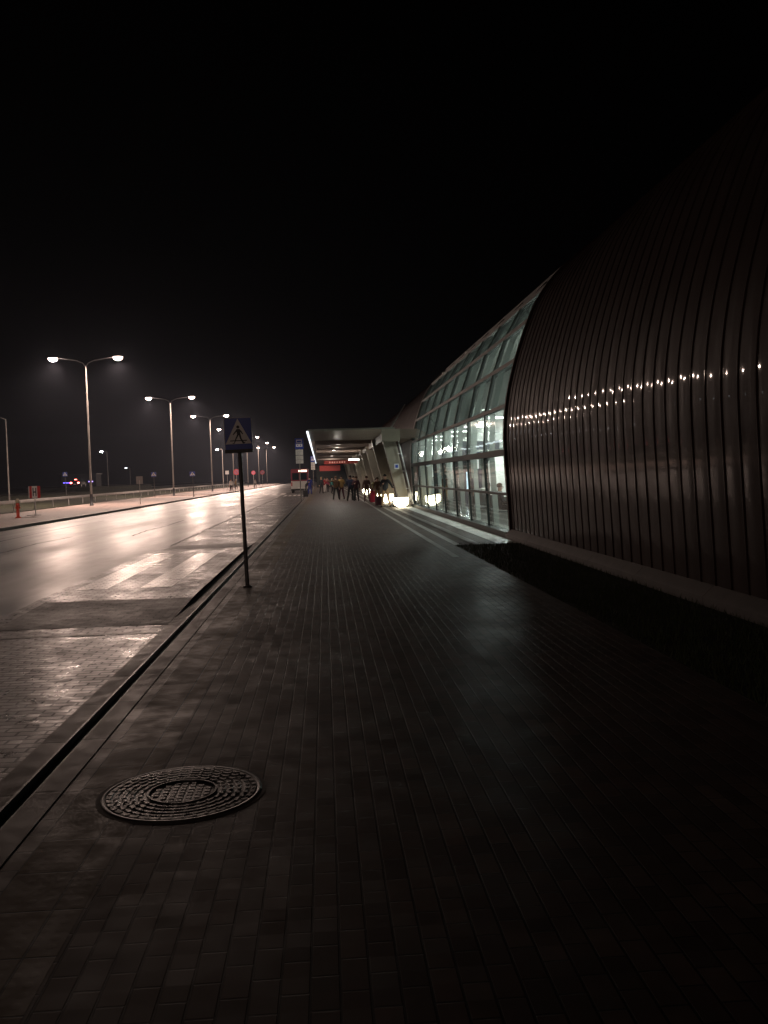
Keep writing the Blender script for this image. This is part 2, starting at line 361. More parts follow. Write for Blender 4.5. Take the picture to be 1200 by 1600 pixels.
# footway
sheet('edge_paving', [-1.5, -1.4], [YB, 40, 160, YE], lambda x, y: 0.0, M_edge)
sheet('tactile_paving', [-1.4, -1.02], [YB, 40, 160, YE], lambda x, y: 0.001, M_tact)
sheet('sidewalk', [-1.02, 0, 2.68], [YB, 10, 40, 160, YE], lambda x, y: 0.0, M_side)
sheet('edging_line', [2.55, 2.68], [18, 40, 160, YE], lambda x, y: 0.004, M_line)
sheet('sidewalk_margin', [2.68, 3.02], [YB, 10, 40, 160, YE], lambda x, y: 0.0, M_side)
sheet('painted_light_band', [3.02, 3.18], [21, 40, 160, YE], lambda x, y: 0.003, M_line)  # pale strip painting the hall light that falls between transom shadows
sheet('forecourt_paving', [3.18, 3.48], [21, 40, 160, YE], lambda x, y: 0.0, M_side)
sheet('painted_light_stripe', [3.48, 3.66], [21, 40, 160, YE], lambda x, y: 0.003, M_line)  # second band of hall light painted as pale ground colour
sheet('forecourt_apron', [3.66, 4.06], [21, 40, 160, YE], lambda x, y: 0.0, M_side)
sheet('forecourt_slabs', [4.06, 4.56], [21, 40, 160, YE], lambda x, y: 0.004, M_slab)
sheet('forecourt_channel', [4.56, 4.9], [21, 40, 160, YE], lambda x, y: -0.01, M_dark)
sheet('lawn_soil', [3.02, 4.65], [YB, 5, 21], lambda x, y: -0.02, M_grass)
# grass of the lawn strip
b = MB(); mg = mat('grass_blade', (0.03, 0.038, 0.015), 0.8, spec=0.2)
for i in range(9000):
    x = random.uniform(3.05, 4.57); y = 4 + 17*random.random()**1.2; h = random.uniform(0.03, 0.09); a = random.uniform(0, 6.28); t = random.uniform(-.04, .04)
    dx, dy = math.cos(a)*0.006, math.sin(a)*0.006
    b.add([(x-dx, y-dy, -0.02), (x+dx, y+dy, -0.02), (x+t, y+random.uniform(-.04, .04), h)], [(0, 1, 2)], mg)
tag(b.build('grass'), kind='stuff')
# island
def isl_xb(y): return -20.0-max(0, (y-60))*0.022
b = MB()
def slab(pts, z0, z1, m): b.prism(pts, z0, z1, m)
slab([(-20.0, -66), (-13.35, -66), (-13.35, 96), (-13.9, 100), (isl_xb(100), 100), (-20.0, 60)][::-1][::-1], -0.34, 0.0, M_isl)
slab([(isl_xb(100), 100), (-13.9, 100), (-13.9, 112), (isl_xb(112), 112)], -0.34, -0.085, M_isl)
slab([(isl_xb(112), 112), (-13.9, 112), (-13.35, 116), (-13.1, 210), (-15, 330), (isl_xb(330), 330)], -0.34, 0.0, M_isl)
o = b.build('traffic_island'); o['kind'] = 'structure'
b = MB()
slab([(-13.35, YB), (-13.2, YB), (-13.2, 96), (-13.35, 96)], -0.34, 0.012, M_conc)
slab([(-13.35, 116), (-13.2, 116), (-12.95, 210), (-13.1, 210)], -0.34, 0.012, M_conc)
o = b.build('island_kerb'); o['kind'] = 'structure'
# raised verge and far road behind the island
sheet('verge', [-21.2, -23, -30, -38, -60, -140][::-1], [YB, 60, 120, 330, 700], lambda x, y: -0.05 if x > -22 else (0.1 if x > -25 else (0.35 if x > -35 else 0.55)), M_grass)
b = MB(); b.add([(-47, 20, 0.56), (-40, 20, 0.56), (-40, 500, 0.58), (-47, 500, 0.58)], [(0, 1, 2, 3)], M_asph); o = b.build('far_road'); o['kind'] = 'structure'

# ================================================================== TERMINAL
PROF = [(4.77, 0), (4.74, .66), (4.69, 1.65), (4.66, 2.47), (4.68, 3.04), (4.76, 3.61), (4.87, 4.1), (5.01, 4.59), (5.23, 5.23), (5.49, 5.85),
        (5.78, 6.32), (6.12, 6.73), (6.51, 7.08), (7.1, 7.5), (8.0, 7.98), (9.2, 8.42), (10.8, 8.8), (12.8, 9.0), (15, 9.0), (18, 8.6), (20, 7.6), (21.2, 5.5), (21.4, 0)]
def catmull(P, per=3):
    out = []
    for i in range(len(P)-1):
        p0, p1, p2, p3 = P[max(i-1, 0)], P[i], P[i+1], P[min(i+2, len(P)-1)]
        for k in range(per):
            t = k/per
            out.append(tuple(0.5*(2*p1[c]+(p2[c]-p0[c])*t+(2*p0[c]-5*p1[c]+4*p2[c]-p3[c])*t*t+(3*p1[c]-p0[c]-3*p2[c]+p3[c])*t**3) for c in (0, 1)))
    out.append(P[-1]); return out
PS = catmull(PROF, 3)
def offs(P, d):
    out = []
    for i, p in enumerate(P):
        a = P[max(i-1, 0)]; c = P[min(i+1, len(P)-1)]; tx, tz = c[0]-a[0], c[1]-a[1]; l = math.hypot(tx, tz)
        out.append((p[0]-tz/l*d, p[1]+tx/l*d))
    return out
def at_z(z):
    for i in range(len(PS)-1):
        if PS[i][1] <= z <= PS[i+1][1]:
            t = (z-PS[i][1])/max(1e-9, PS[i+1][1]-PS[i][1]); return PS[i][0]+(PS[i+1][0]-PS[i][0])*t
    return PS[-1][0]
T = empty('terminal_building', (4.8, 22.8, 0), 'long barrel shaped airport terminal of brown ribbed metal with a lit glass wall', 'building')
TL = Vector((4.8, 22.8, 0))
def tb(mb, name, parent=None):
    o = mb.build(name, parent if parent else T)
    if parent is None: o.location = -TL
    return o
YG0, YG1 = 22.8, 47.6
def shell(y0, y1, pitch, name):
    b = MB(); npan = max(1, round((y1-y0)/pitch)); w_ = (y1-y0)/npan
    prof = PS; out = len(prof)
    start = 1
    for k in range(npan):
        ya = y0+k*w_+0.007; yb_ = y0+(k+1)*w_-0.007
        bul = random.uniform(0.004, 0.0075); tilt = random.uniform(-.0016, .0016)
        rows = []
        ph = random.uniform(0, 6)
        for i in range(start, out):
            row = []
            for j in range(7):
                t = j/6; d = bul*4*t*(1-t)+tilt*(t-0.5)+0.0008*math.sin(i*0.9+ph)
                a = prof[max(i-1, 0)]; c = prof[min(i+1, out-1)]; tx, tz = c[0]-a[0], c[1]-a[1]; l = math.hypot(tx, tz)
                row.append((prof[i][0]-tz/l*d, ya+(yb_-ya)*t, prof[i][1]+tx/l*d))
            rows.append(row)
        vs_ = [v for r in rows for v in r]
        b.add(vs_, [(i*7+j, (i+1)*7+j, (i+1)*7+j+1, i*7+j+1) for i in range(len(rows)-1) for j in range(6)], M_hull, True)
    for k in range(npan+1):   # standing seams
        y = y0+k*w_; o1 = offs(prof, 0.015); o0 = offs(prof, -0.03); n = out-start
        vs_ = []
        for i in range(start, out):
            vs_ += [(o0[i][0], y-0.009, o0[i][1]), (o1[i][0], y-0.009, o1[i][1]), (o1[i][0], y+0.009, o1[i][1]), (o0[i][0], y+0.009, o0[i][1])]
        b.add(vs_, [(i*4+j, i*4+j+1, (i+1)*4+j+1, (i+1)*4+j) for i in range(n-1) for j in range(3)], M_hull)
    return tb(b, name)
s1 = shell(-6.2, YG0, 0.43, 'metal_shell'); s1['label'] = 'brown ribbed metal shell beside the near end of the glass wall'
s2 = shell(YG1, 160, 0.7, 'metal_shell'); s2['label'] = 'darker ribbed metal shell beyond the glass wall above the canopy'
# plinth
b = MB()
prof_p = [(4.6, -0.1), (4.6, 0.09), (4.63, 0.12), (4.74, 0.225), (4.9, 0.225), (4.9, -0.1)]
n = len(prof_p); ylist = lin(-6.2, YG0-0.01, 12)
for i in range(12):
    ya, yb_ = ylist[i]+0.004, ylist[i+1]-0.004
    b.add([(x, ya, z) for x, z in prof_p]+[(x, yb_, z) for x, z in prof_p], [(j, n+j, n+(j+1) % n, (j+1) % n) for j in range(n)]+[tuple(range(n)), tuple(range(n, 2*n))[::-1]], M_conc)
tb(b, 'plinth')
b = MB(); b.box((4.62, YG0+0.01, -0.1), (4.86, YG1, 0.14), M_frame); tb(b, 'window_sill')
# rib framing the glass cut-out (both ends)
b = MB()
def rib(y0, y1, m, d0=-0.25, d1=0.06, upto=None):
    oo = offs(PS, d1); oi = offs(PS, d0); N = upto or len(PS); vs_ = []
    for i in range(N): vs_ += [(oi[i][0], y0, oi[i][1]), (oo[i][0], y0, oo[i][1]), (oo[i][0], y1, oo[i][1]), (oi[i][0], y1, oi[i][1])]
    b.add(vs_, [(i*4+j, i*4+(j+1) % 4, (i+1)*4+(j+1) % 4, (i+1)*4+j) for i in range(N-1) for j in range(4)], m)
rib(YG0-0.10, YG0+0.04, M_hull); tb(b, 'end_rib')
b = MB(); rib(YG1-0.02, YG1+0.3, M_conc); tb(b, 'end_rib')
# glass wall
G_ = MB(); GZ = [0.14, 1.12, 2.2, 3.4, 4.56, 5.56, 6.45, 7.2, 7.85]
gpts = [(at_z(z), z) for z in GZ]+[(9.3, 8.45), (11, 8.83)]
bays = lin(YG0+0.06, YG1-0.06, 8)
for r in range(len(gpts)-1):
    (xa, za), (xb, zb) = gpts[r], gpts[r+1]
    mt = M_glass if r < 2 else (M_milk if r < 3 else M_milk2)
    for k in range(8):
        ya, yb_ = bays[k], bays[k+1]
        j = [random.uniform(-.004, .004) for _ in range(4)]
        G_.add([(xa+j[0], ya, za), (xa+j[1], yb_, za), (xb+j[2], yb_, zb), (xb+j[3], ya, zb)], [(0, 3, 2, 1)], mt)
gw = tb(G_, 'glass_wall')
for k in range(9):
    b = MB(); y = bays[k]
    for r in range(len(gpts)-1):
        (xa, za), (xb, zb) = gpts[r], gpts[r+1]
        dx, dz = xb-xa, zb-za; l = math.hypot(dx, dz); nx, nz = dz/l, -dx/l
        w2 = 0.03
        b.add([(xa-nx*.03, y-w2, za-nz*.03), (xa-nx*.03, y+w2, za-nz*.03), (xa+nx*.09, y+w2, za+nz*.09), (xa+nx*.09, y-w2, za+nz*.09),
               (xb-nx*.03, y-w2, zb-nz*.03), (xb-nx*.03, y+w2, zb-nz*.03), (xb+nx*.09, y+w2, zb+nz*.09), (xb+nx*.09, y-w2, zb+nz*.09)],
              [(0, 3, 7, 4), (1, 0, 4, 5), (2, 1, 5, 6), (3, 2, 6, 7)], M_frame)
    b.build('mullion', gw)
for r in range(1, len(gpts)-1):
    b = MB(); x, z = gpts[r]; h = {2: 0.085, 1: 0.035}.get(r, 0.05)
    b.box((x-0.045, YG0+0.05, z-h), (x+0.10, YG1-0.05, z+h), M_frame); b.build('transom', gw)
# fins just inside the glass
for k in range(1, 8):
    b = MB(); y = bays[k]
    for r in range(len(gpts)-1):
        (xa, za), (xb, zb) = gpts[r], gpts[r+1]
        dx, dz = xb-xa, zb-za; l = math.hypot(dx, dz); nx, nz = dz/l, -dx/l
        b.add([(xa+nx*.15, y-.05, za+nz*.15), (xa+nx*.15, y+.05, za+nz*.15), (xa+nx*.3, y+.05, za+nz*.3), (xa+nx*.3, y-.05, za+nz*.3),
               (xb+nx*.15, y-.05, zb+nz*.15), (xb+nx*.15, y+.05, zb+nz*.15), (xb+nx*.3, y+.05, zb+nz*.3), (xb+nx*.3, y-.05, zb+nz*.3)],
              [(0, 3, 7, 4), (1, 0, 4, 5), (2, 1, 5, 6), (3, 2, 6, 7)], M_fin)
    tb(b, 'structural_fin')
# interior
b = MB(); b.box((4.95, 10, -0.1), (13, 82, -0.002), M_tile); tb(b, 'interior_floor')
b = MB(); b.box((12.6, 10, 0), (12.9, 82, 8.5), M_cream)
oo = [p for p in offs(PS, -0.5) if p[0] < 12.5]
for y in (81.6, 14): b.add([(12.6, y, 0)]+[(12.6, y, oo[-1][1])]+[(x, y, z) for x, z in oo[::-1]], [tuple(range(len(oo)+2))], M_cream)
for y in (20, 28, 36, 44, 52, 58, 63, 68, 74): b.box((12.35, y, 0), (12.58, y+2.2, 2.5), M_frame)
b.box((5.02, 47.9, 0), (5.3, 81.6, 3.6), M_cream)
b.box((8.9, 60, 0), (9.7, 60.25, 3.0), M_frame); b.box((6.9, 56, 0), (7.3, 56.3, 3.0), M_frame); b.box((10.9, 62, 0), (12.4, 62.2, 2.9), M_fin)
tb(b, 'interior_wall')
oi = offs(PS, -0.62); vs_ = []; i0 = 33; N = 50
for i in range(i0, N): vs_ += [(oi[i][0], 14, oi[i][1]), (oi[i][0], 82, oi[i][1])]
b = MB(); b.add(vs_, [(2*i, 2*i+1, 2*i+3, 2*i+2) for i in range(N-i0-1)], M_cream, True); tb(b, 'interior_ceiling')
b = MB(); b.box((9.2, 15, 2.95), (12.3, 80, 3.15), M_white); b.box((9.1, 15, 3.15), (9.2, 80, 4.0), M_cream)
tb(b, 'mezzanine')
b = MB(); cv = [(6.05+1.0*t+1.3*t*t, 33.2+2.6*t*t) for t in lin(0, 1, 12)]
hz_ = [2.35-0.5*max(0, 1-t*4)**2 for t in lin(0, 1, 12)]
vs_ = [(x, y, z) for (x, y), h in zip(cv, hz_) for z in (0, h)]+[(x+.02, y+.09, z) for (x, y), h in zip(cv, hz_) for z in (0, h)]
n = len(cv)
b.add(vs_, [(2*i, 2*i+2, 2*i+3, 2*i+1) for i in range(n-1)]+[(2*n+2*i+1, 2*n+2*i+3, 2*n+2*i+2, 2*n+2*i) for i in range(n-1)]+[(2*i+1, 2*i+3, 2*n+2*i+3, 2*n+2*i+1) for i in range(n-1)], M_white, True)
tb(b, 'curved_partition')
for (x, y) in ((6.9, 24), (6.4, 38.5), (6.4, 46), (7.2, 52), (7.2, 62)):
    b = MB(); b.ring([((x, y, 0), .2), ((x, y, 6.9), .2)], M_fin, 20); tb(b, 'interior_column')
for x, y, z in ((7.7, 20, 4), (7.7, 26, 4), (7.7, 32, 4), (7.7, 38, 4), (7.66, 44, 3.95), (7.7, 50, 4), (7.7, 56, 4), (7.7, 62, 4), (7.7, 68, 4), (8.6, 76, 4), (10.7, 24, 5.6), (10.7, 34, 5.6), (10.7, 44, 5.6), (10.7, 56, 5.6), (10.7, 70, 5.0)):
    b = MB(); b.box((x-0.7, y-0.09, z), (x+0.7, y+0.09, z+0.05), M_inlamp); b.box((x-0.73, y-0.11, z+0.052), (x+0.73, y+0.11, z+0.10), M_fin); il = tb(b, 'interior_lamp'); light('POINT', 'tube_light', (x, y, z-.3), W_IN, (.93, 1, .96), .25, il)
for y in (35, 42, 49, 56, 64, 72):
    b = MB(); b.box((9.9, y-0.4, 2.90), (10.7, y+0.4, 2.93), M_inlamp); tb(b, 'interior_lamp')
M_screen = mat('lit_panel_white', (.8, .8, .8), .4, emit=(.95, 1, .93), estr=1.3); M_screenb = mat('lit_panel_blue', (.6, .7, .8), .4, emit=(.55, .8, 1), estr=1.4)
for (x0, x1, y, z0, z1, m_) in ((8.2, 8.62, 60, 1.1, 2.45, M_screen), (10.1, 10.6, 61, 1.8, 2.6, M_screen), (8.1, 8.4, 60, 3.2, 3.75, M_screenb), (6.35, 6.5, 52.5, 1.5, 2.4, M_screen), (9.55, 9.9, 58, .9, 2.2, M_screen)):
    b = MB(); b.box((x0, y, z0), (x1, y+.03, z1), m_); b.box((x0-.03, y+.031, z0-.03), (x1+.03, y+.09, z1+.03), M_frame); tb(b, 'lit_panel')
# ---- canopy
CY0, CY1 = 46.2, 152
def cx(y): return -0.78-(y-CY0)*0.0052
b = MB()
def cslab(y0, y1, z0, z1, m): b.add([(x, y, z) for z in (z0, z1) for x, y in ((cx(y0), y0), (3.7, y0), (3.7, y1), (cx(y1), y1))], [(3, 2, 1, 0), (4, 5, 6, 7), (0, 1, 5, 4), (1, 2, 6, 5), (2, 3, 7, 6), (3, 0, 4, 7)], m)
cslab(CY0, CY0+13, 4.08, 4.17, M_canopy); cslab(CY0+13.002, CY1, 4.08, 4.168, M_ceil)
for y in lin(CY0+13.1, CY1-2, 14): b.box((cx(y)+0.3, y, 3.84), (3.65, y+0.3, 4.08), M_ceil)
can = tb(b, 'canopy')
b = MB(); b.box((3.3, CY0+.3, 3.62), (4.9, CY1, 4.075), M_ceil); b.box((3.0, CY0-.05, 3.45), (3.95, CY0+.25, 4.074), M_pillar); b.build('canopy_beam', can)
b = MB()
ya, yb_ = CY0-.05, 150
b.add([(cx(y)+dx, y, z) for y in (ya, yb_) for dx, z in ((-.07, 4.0), (.02, 4.0), (.02, 4.078), (-.07, 4.078))], [(0, 1, 2, 3), (7, 6, 5, 4), (0, 4, 5, 1), (1, 5, 6, 2), (3, 7, 4, 0)], M_strip); b.build('light_strip', can)
for y, x in ((61, .93), (66, .95), (77, .85), (92, .8), (110, .8), (125, .8)):
    b = MB(); b.lathe([(0.0, 3.97), (0.16, 3.97), (0.2, 4.0), (0.2, 4.078)], M_down, (x, y, 0), 16); cl_ = b.build('ceiling_light', can); light('POINT', 'downlight', (x, y, 3.75), 170, (1, .92, .8), .15, cl_)
for y, x in ((78, 2.6), (96, 2.9)):
    b = MB(); b.box((x-.45, y-.06, 3.1), (x+.45, y+.06, 3.18), M_down); b.build('ceiling_light', can)
# leaning pillars with drain pipes
for k, y in enumerate([47.6, 57, 66.5, 76, 86, 96, 106, 118, 130, 142]):
    b = MB(); y1 = y+0.55
    A = [(3.05, 3.95), (3.75, 3.95), (4.55, 0.0), (4.0, 0.0)]
    b.add([(x, y, z) for x, z in A]+[(x, y1, z) for x, z in A], [(0, 3, 2, 1), (4, 5, 6, 7), (0, 4, 7, 3), (1, 2, 6, 5), (0, 1, 5, 4)], M_pillar)
    p = tb(b, 'leaning_pillar')
    b = MB(); b.ring([((3.9, y-0.25, 3.75), .045), ((4.68, y-0.25, 0.05), .045)], M_steel, 10)
    for t in (0.25, 0.5, 0.75): b.box((3.9+.78*t-.2, y-.27, 3.75-3.7*t-.02), (3.9+.78*t, y-.23, 3.75-3.7*t+.02), M_steel)
    b.build('drain_pipe', p)
b = MB(); b.box((3.72, 47.57, 2.02), (3.98, 47.595, 2.3), M_signwhite)
b.box((3.78, 47.55, 2.08), (3.92, 47.568, 2.24), M_signblue); tag(b.build('notice_plate'), 'small white notice plate with blue square on the nearest leaning pillar', 'sign')
# warm grey wall behind the pillars (terminal front under the canopy) with door openings
b = MB()
for i, (y0, y1) in enumerate([(48, 56), (58, 65.6), (67.5, 75), (77.5, 85), (88, 95), (98, 104), (108, 116), (120, 128), (132, 140), (144, 152)]):
    b.box((4.86, y0, 0), (4.95, y1, 3.3), M_pillar)
tb(b, 'front_wall')
for y0, y1 in ((56, 58), (65.6, 67.5), (75, 77.5), (85, 88), (95, 98), (104, 108), (116, 120)):
    b = MB(); b.box((4.88, y0+.02, 2.5), (4.94, y1-.02, 3.3), M_frame); b.box((4.88, y0+.02, .02), (4.92, y1-.02, 2.48), M_glass); tb(b, 'glass_door')
b = MB(); b.box((cx(151), 151.7, 0), (4.8, 152, 3.4), M_frame); tb(b, 'canopy_end_wall')
# strut on the roof edge
b = MB(); b.ring([((3.5, 46.4, 4.15), .04), ((4.6, 50, 5.6), .03)], M_steel, 8); tb(b, 'roof_strut')
# red lit sign hung under canopy
b = MB(); b.box((0.0, 88.0, 2.95), (3.3, 88.2, 3.30), M_red); rs = b.build('hanging_sign')
tag(rs, 'long glowing red sign hanging across the footway under the canopy', 'sign')
b = MB()
for k in range(7): b = MB(); b.box((0.5+k*.24, 87.97, 3.04), (0.5+k*.24+random.uniform(.1, .17), 87.995, 3.2), M_redtext); b.build('letter_block', rs)
b = MB(); b.box((-.6, 118.0, 2.5), (2.1, 118.2, 3.2), M_red); tag(b.build('hanging_sign'), 'deeper red panel hanging farther back beneath the canopy, partly hidden', 'sign')

# ================================================================== OBJECT BUILDERS
# street lamps
M_armd = mat('lamp_arm_dark', (.02, .02, .022), .7, spec=.05)
def street_lamp(loc, label, power=1.0):
    t = empty('street_lamp', loc, label, 'street lamp', 'twin arm street lamps along the island')
    b = MB(); b.ring([((0, 0, 0.9), .095), ((0, 0, 5), .075), ((0, 0, 11.0), .05)], M_pole, 12); b.build('pole', t)
    b = MB(); b.ring([((0, 0, 0), .16), ((0, 0, .06), .16), ((0, 0, .08), .125), ((0, 0, .9), .12)], M_black, 12); b.build('base', t)
    for s in (-1, 1):
        b = MB(); b.ring([((0, 0, 10.9), .05), ((s*.18, 0, 11.2), .045), ((s*.7, 0, 11.42), .04), ((s*2.1, 0, 11.62), .035)], M_armd, 8); b.build('arm', t)
        b = MB(); vs_ = []
        path = [((s*2.0, 0, 11.62), (.05, .04)), ((s*2.15, 0, 11.64), (.13, .07)), ((s*2.5, 0, 11.66), (.17, .09)), ((s*2.8, 0, 11.66), (.12, .07)), ((s*2.86, 0, 11.66), (.03, .03))]
        b.ring(path, M_armd, 14); h = b.build('luminaire', t)
        b = MB(); n = 16; prof = [(1.0, 0), (.95, -.35), (.75, -.7), (.4, -.93), (0.02, -1)]
        vs_ = [(s*2.5+.37*r*math.cos(2*math.pi*j/n), .32*r*math.sin(2*math.pi*j/n), 11.62+.26*z) for r, z in prof for j in range(n)]
        b.add(vs_, [(i*n+j, (i+1)*n+j, (i+1)*n+(j+1) % n, i*n+(j+1) % n) for i in range(4) for j in range(n)], M_lamp, True); b.build('lamp_bowl', h)
        light('SPOT', 'beam', (s*2.5, 0, 11.22), L_DOWN*power, WARM, .1, h); light('POINT', 'spill', (s*2.5, 0, 11.18), L_SIDE*power, WARM, .14, h)
    return t
lamp0 = street_lamp((-18.4, 72.1, 0), 'nearest and tallest twin arm street lamp in the photo, left of the far zebra signs')
for i, (x, y) in enumerate([(-17.8, 107.2), (-17.2, 139), (-17.6, 176), (-17.9, 212), (-17.9, 248), (-18, 284), (-18.5, -40)]):
    dup(lamp0, (x, y, 0), ['second twin arm street lamp of the row, between two crossing signs', 'third twin arm street lamp of the row, just left of the big crossing sign',
        'fourth twin arm street lamp, its right head hidden by the big crossing sign', 'fifth twin arm street lamp, rising just right of the big crossing sign',
        'sixth twin arm street lamp, its right head the rightmost light of the row', 'last faint twin arm street lamp at the far end of the road', 'twin arm street lamp of the row behind the photographer'][i])
M_lampweak = mat('weak_lamp_glow', (0.8, 0.8, 0.8), 0.4, emit=WARM, estr=20)
wk = street_lamp((-18.5, 37, 0), 'weaker twin arm street lamp out of frame left of the fire hydrant', 0.1)
# car park lamps (single arm)
def park_lamp(loc, label, glow, h=7.7):
    t = empty('car_park_lamp', loc, label, 'street lamp', 'single arm lamps in the car park')
    b = MB(); b.ring([((0, 0, 0), .08), ((0, 0, h), .05)], M_pole, 10); b.build('pole', t)
    b = MB(); b.ring([((0, 0, h-.05), .04), ((-.4, 0, h+.12), .04), ((-.8, 0, h+.12), .035)], M_pole, 8); b.build('arm', t)
    b = MB(); b.ring([((-.7, 0, h+.13), (.08, .05)), ((-1.0, 0, h+.14), (.14, .07)), ((-1.3, 0, h+.13), (.05, .04))], M_pole, 12); l = b.build('luminaire', t)
    b = MB(); b.ball((-1.0, 0, h+.05), (.24, .14, .12), glow); b.build('lamp_bowl', l)
park_lamp((-40.2, 170, 0.3), 'small single arm lamp beyond the road behind the nearest twin lamp', M_lampfar, 7.3)
park_lamp((-20.2, 181, 0), 'small single arm lamp just left of the big crossing sign', M_lampfar, 7.8)
park_lamp((-28.8, 84, .35), 'dim leaning grey lamp post at the left edge of the photo', M_lampdim, 7.5)
park_lamp((-51, 240, .4), 'faint distant lamp post between the two far crossing signs', M_lampdim, 5.2)

# signs --------------------------------------------------------------
def disc(b, c, r, m, y, n=28, r0=0):
    vs_ = [(c[0]+r*math.cos(2*math.pi*j/n), y, c[1]+r*math.sin(2*math.pi*j/n)) for j in range(n)]
    if r0:
        vs_ += [(c[0]+r0*math.cos(2*math.pi*j/n), y, c[1]+r0*math.sin(2*math.pi*j/n)) for j in range(n)]
        b.add(vs_, [(j, (j+1) % n, n+(j+1) % n, n+j) for j in range(n)], m)
    else: b.add(vs_, [tuple(range(n))], m)
def poly(b, pts, y, m): b.add([(x, y, z) for x, z in pts], [tuple(range(len(pts)))], m)
def walker(b, cx_, cz, s, y, m):
    """walking figure of a crossing sign, height about s"""
    disc(b, (cx_-.0*s, cz+.44*s), .085*s, m, y, 16)
    for k, P in enumerate([[(-.09, .33), (.1, .33), (.13, .02), (-.06, .0)],                       # trunk
              [(-.06, .03), (.03, .0), (-.12, -.24), (-.22, -.47), (-.34, -.47), (-.34, -.44), (-.25, -.43), (-.17, -.2)],   # rear leg
              [(.02, .03), (.13, .03), (.17, -.2), (.31, -.42), (.36, -.38), (.38, -.41), (.3, -.49), (.22, -.47), (.08, -.2)],   # front leg
              [(-.07, .32), (-.2, .16), (-.3, .03), (-.26, .0), (-.15, .12), (-.04, .22)],            # arm
              [(.08, .32), (.19, .2), (.27, .05), (.23, .02), (.14, .15), (.06, .22)]]):
        poly(b, [(cx_+x*s, cz+z*s) for x, z in P], y-.0006*(k+1), m)
def crossing_sign(loc, label, W=0.43, top=2.67, H_=0.55, lean=0.0):
    t = empty('crossing_sign', loc, label, 'road sign', 'pedestrian crossing signs')
    t.rotation_euler = (0, lean, 0)
    b = MB(); b.ring([((0, 0, 0), .032), ((0, 0, top-.04), .032)], M_pole_dark, 14); b.lathe([(.075, 0), (.075, .012), (.034, .03)], M_pole_dark, n=16); b.build('pole', t)
    y = -.05; z0 = top-H_; hw = W/2
    b = MB(); b.rbox((-hw, z0, -.012), (hw, top, .012), M_signback, .025)
    b.v = [(x, y-zz, yy) for x, yy, zz in b.v]
    pl = b.build('sign_plate', t)
    b = MB(); yy = y-.0135
    poly(b, [(-hw+.008, z0+.008), (hw-.008, z0+.008), (hw-.008, top-.008), (-hw+.008, top-.008)], yy, M_signblue)
    zb_ = top-W; poly(b, [(-hw+.012, zb_+.02), (hw-.012, zb_+.02), (0, top-.015)], yy-.001, M_signwhite)
    s = W*.66; poly(b, [(-hw*.62, zb_+.1*W+.02), (hw*.62, zb_+.1*W+.02), (hw*.6, zb_+.135*W+.02), (-hw*.6, zb_+.135*W+.02)], yy-.0016, M_black)
    walker(b, 0, zb_+.37*W, s, yy-.0022, M_black)
    b.box((-hw-.002, y-.05, z0-.002), (hw+.002, y-.014, z0+.055), M_black)
    b.build('sign_face', pl)
    return t
M_pole_dark = mat('sign_pole_dark', (0.09, 0.085, 0.085), 0.45, 0.3)
cs0 = crossing_sign((-1.27, 14.24, 0), 'large blue crossing sign with white triangle on a dark pole at the near kerb', lean=-R(1.3))
dup(cs0, (-19.4, 104, 0), 'small far crossing sign left of the second twin street lamp').scale = (1.35, 1, 1.07)
dup(cs0, (-14.15, 98, 0), 'small far crossing sign at the end of the island kerb').scale = (1.35, 1, 1.02)
dup(cs0, (-31, 110, .3), 'very faint crossing sign in the dark left of the red tail lights').scale = (1.3, 1, 1.1)
# hydrant board
t = empty('hydrant_sign', (-16.6, 52.6, 0), 'square red and white board with a black H on a pole', 'sign')
b = MB(); b.ring([((0, 0, 0.02), .03), ((0, 0, 1.05), .03)], M_signwhite, 10); b.build('pole', t)
b = MB(); b.box((-.45, -.2, 0), (.25, .2, .03), M_rubber); b.build('base_plate', t)
b = MB(); b.box((-.32, -.03, 1.0), (.32, -.01, 1.68), M_signred)
b.box((-.33, -.035, 1.0), (-.29, -.0305, 1.68), M_signwhite); b.box((-.15, -.036, 1.0), (.15, -.0305, 1.68), M_signwhite)
b.box((-.105, -.041, 1.1), (-.05, -.0362, 1.58), M_black); b.box((.05, -.041, 1.1), (.105, -.0362, 1.58), M_black); b.box((-.0498, -.041, 1.305), (.0498, -.0362, 1.375), M_black)
b.build('board', t)
t = empty('fire_hydrant', (-16.45, 49.2, 0), 'red fire hydrant with pale cap standing left of the H board', 'hydrant')
mr = mat('hydrant_red', (0.55, 0.05, 0.02), .4)
b = MB(); b.lathe([(.15, 0), (.15, .05), (.085, .07), (.08, .62), (.1, .65), (.1, .72), (.08, .74), (.08, .8)], mr, n=20); b.build('barrel', t)
b = MB(); b.lathe([(.08, .8), (.11, .83), (.10, .95), (.06, 1.02), (.0, 1.04)], mat('hydrant_cap', (.5, .42, .3), .5), n=20); b.build('cap', t)
for s in (-1, 1): b = MB(); b.ring([((s*.07, 0, .55), .04), ((s*.115, 0, .55), .04), ((s*.12, 0, .55), .045), ((s*.135, 0, .55), .045)], mr, 12); b.build('nozzle', t)
# thin post on the island
t = empty('signpost', (-14.6, 72, 0), 'thin bare grey post on the island right of the nearest lamp', 'post')
b = MB(); b.ring([((0, 0, 0), .028), ((0, 0, 1.9), .028)], M_steel, 8); b.build('pole', t)
b = MB(); b.box((-.25, .03, 1.6), (.25, .045, 2.2), M_signback); b.build('sign_plate', t)
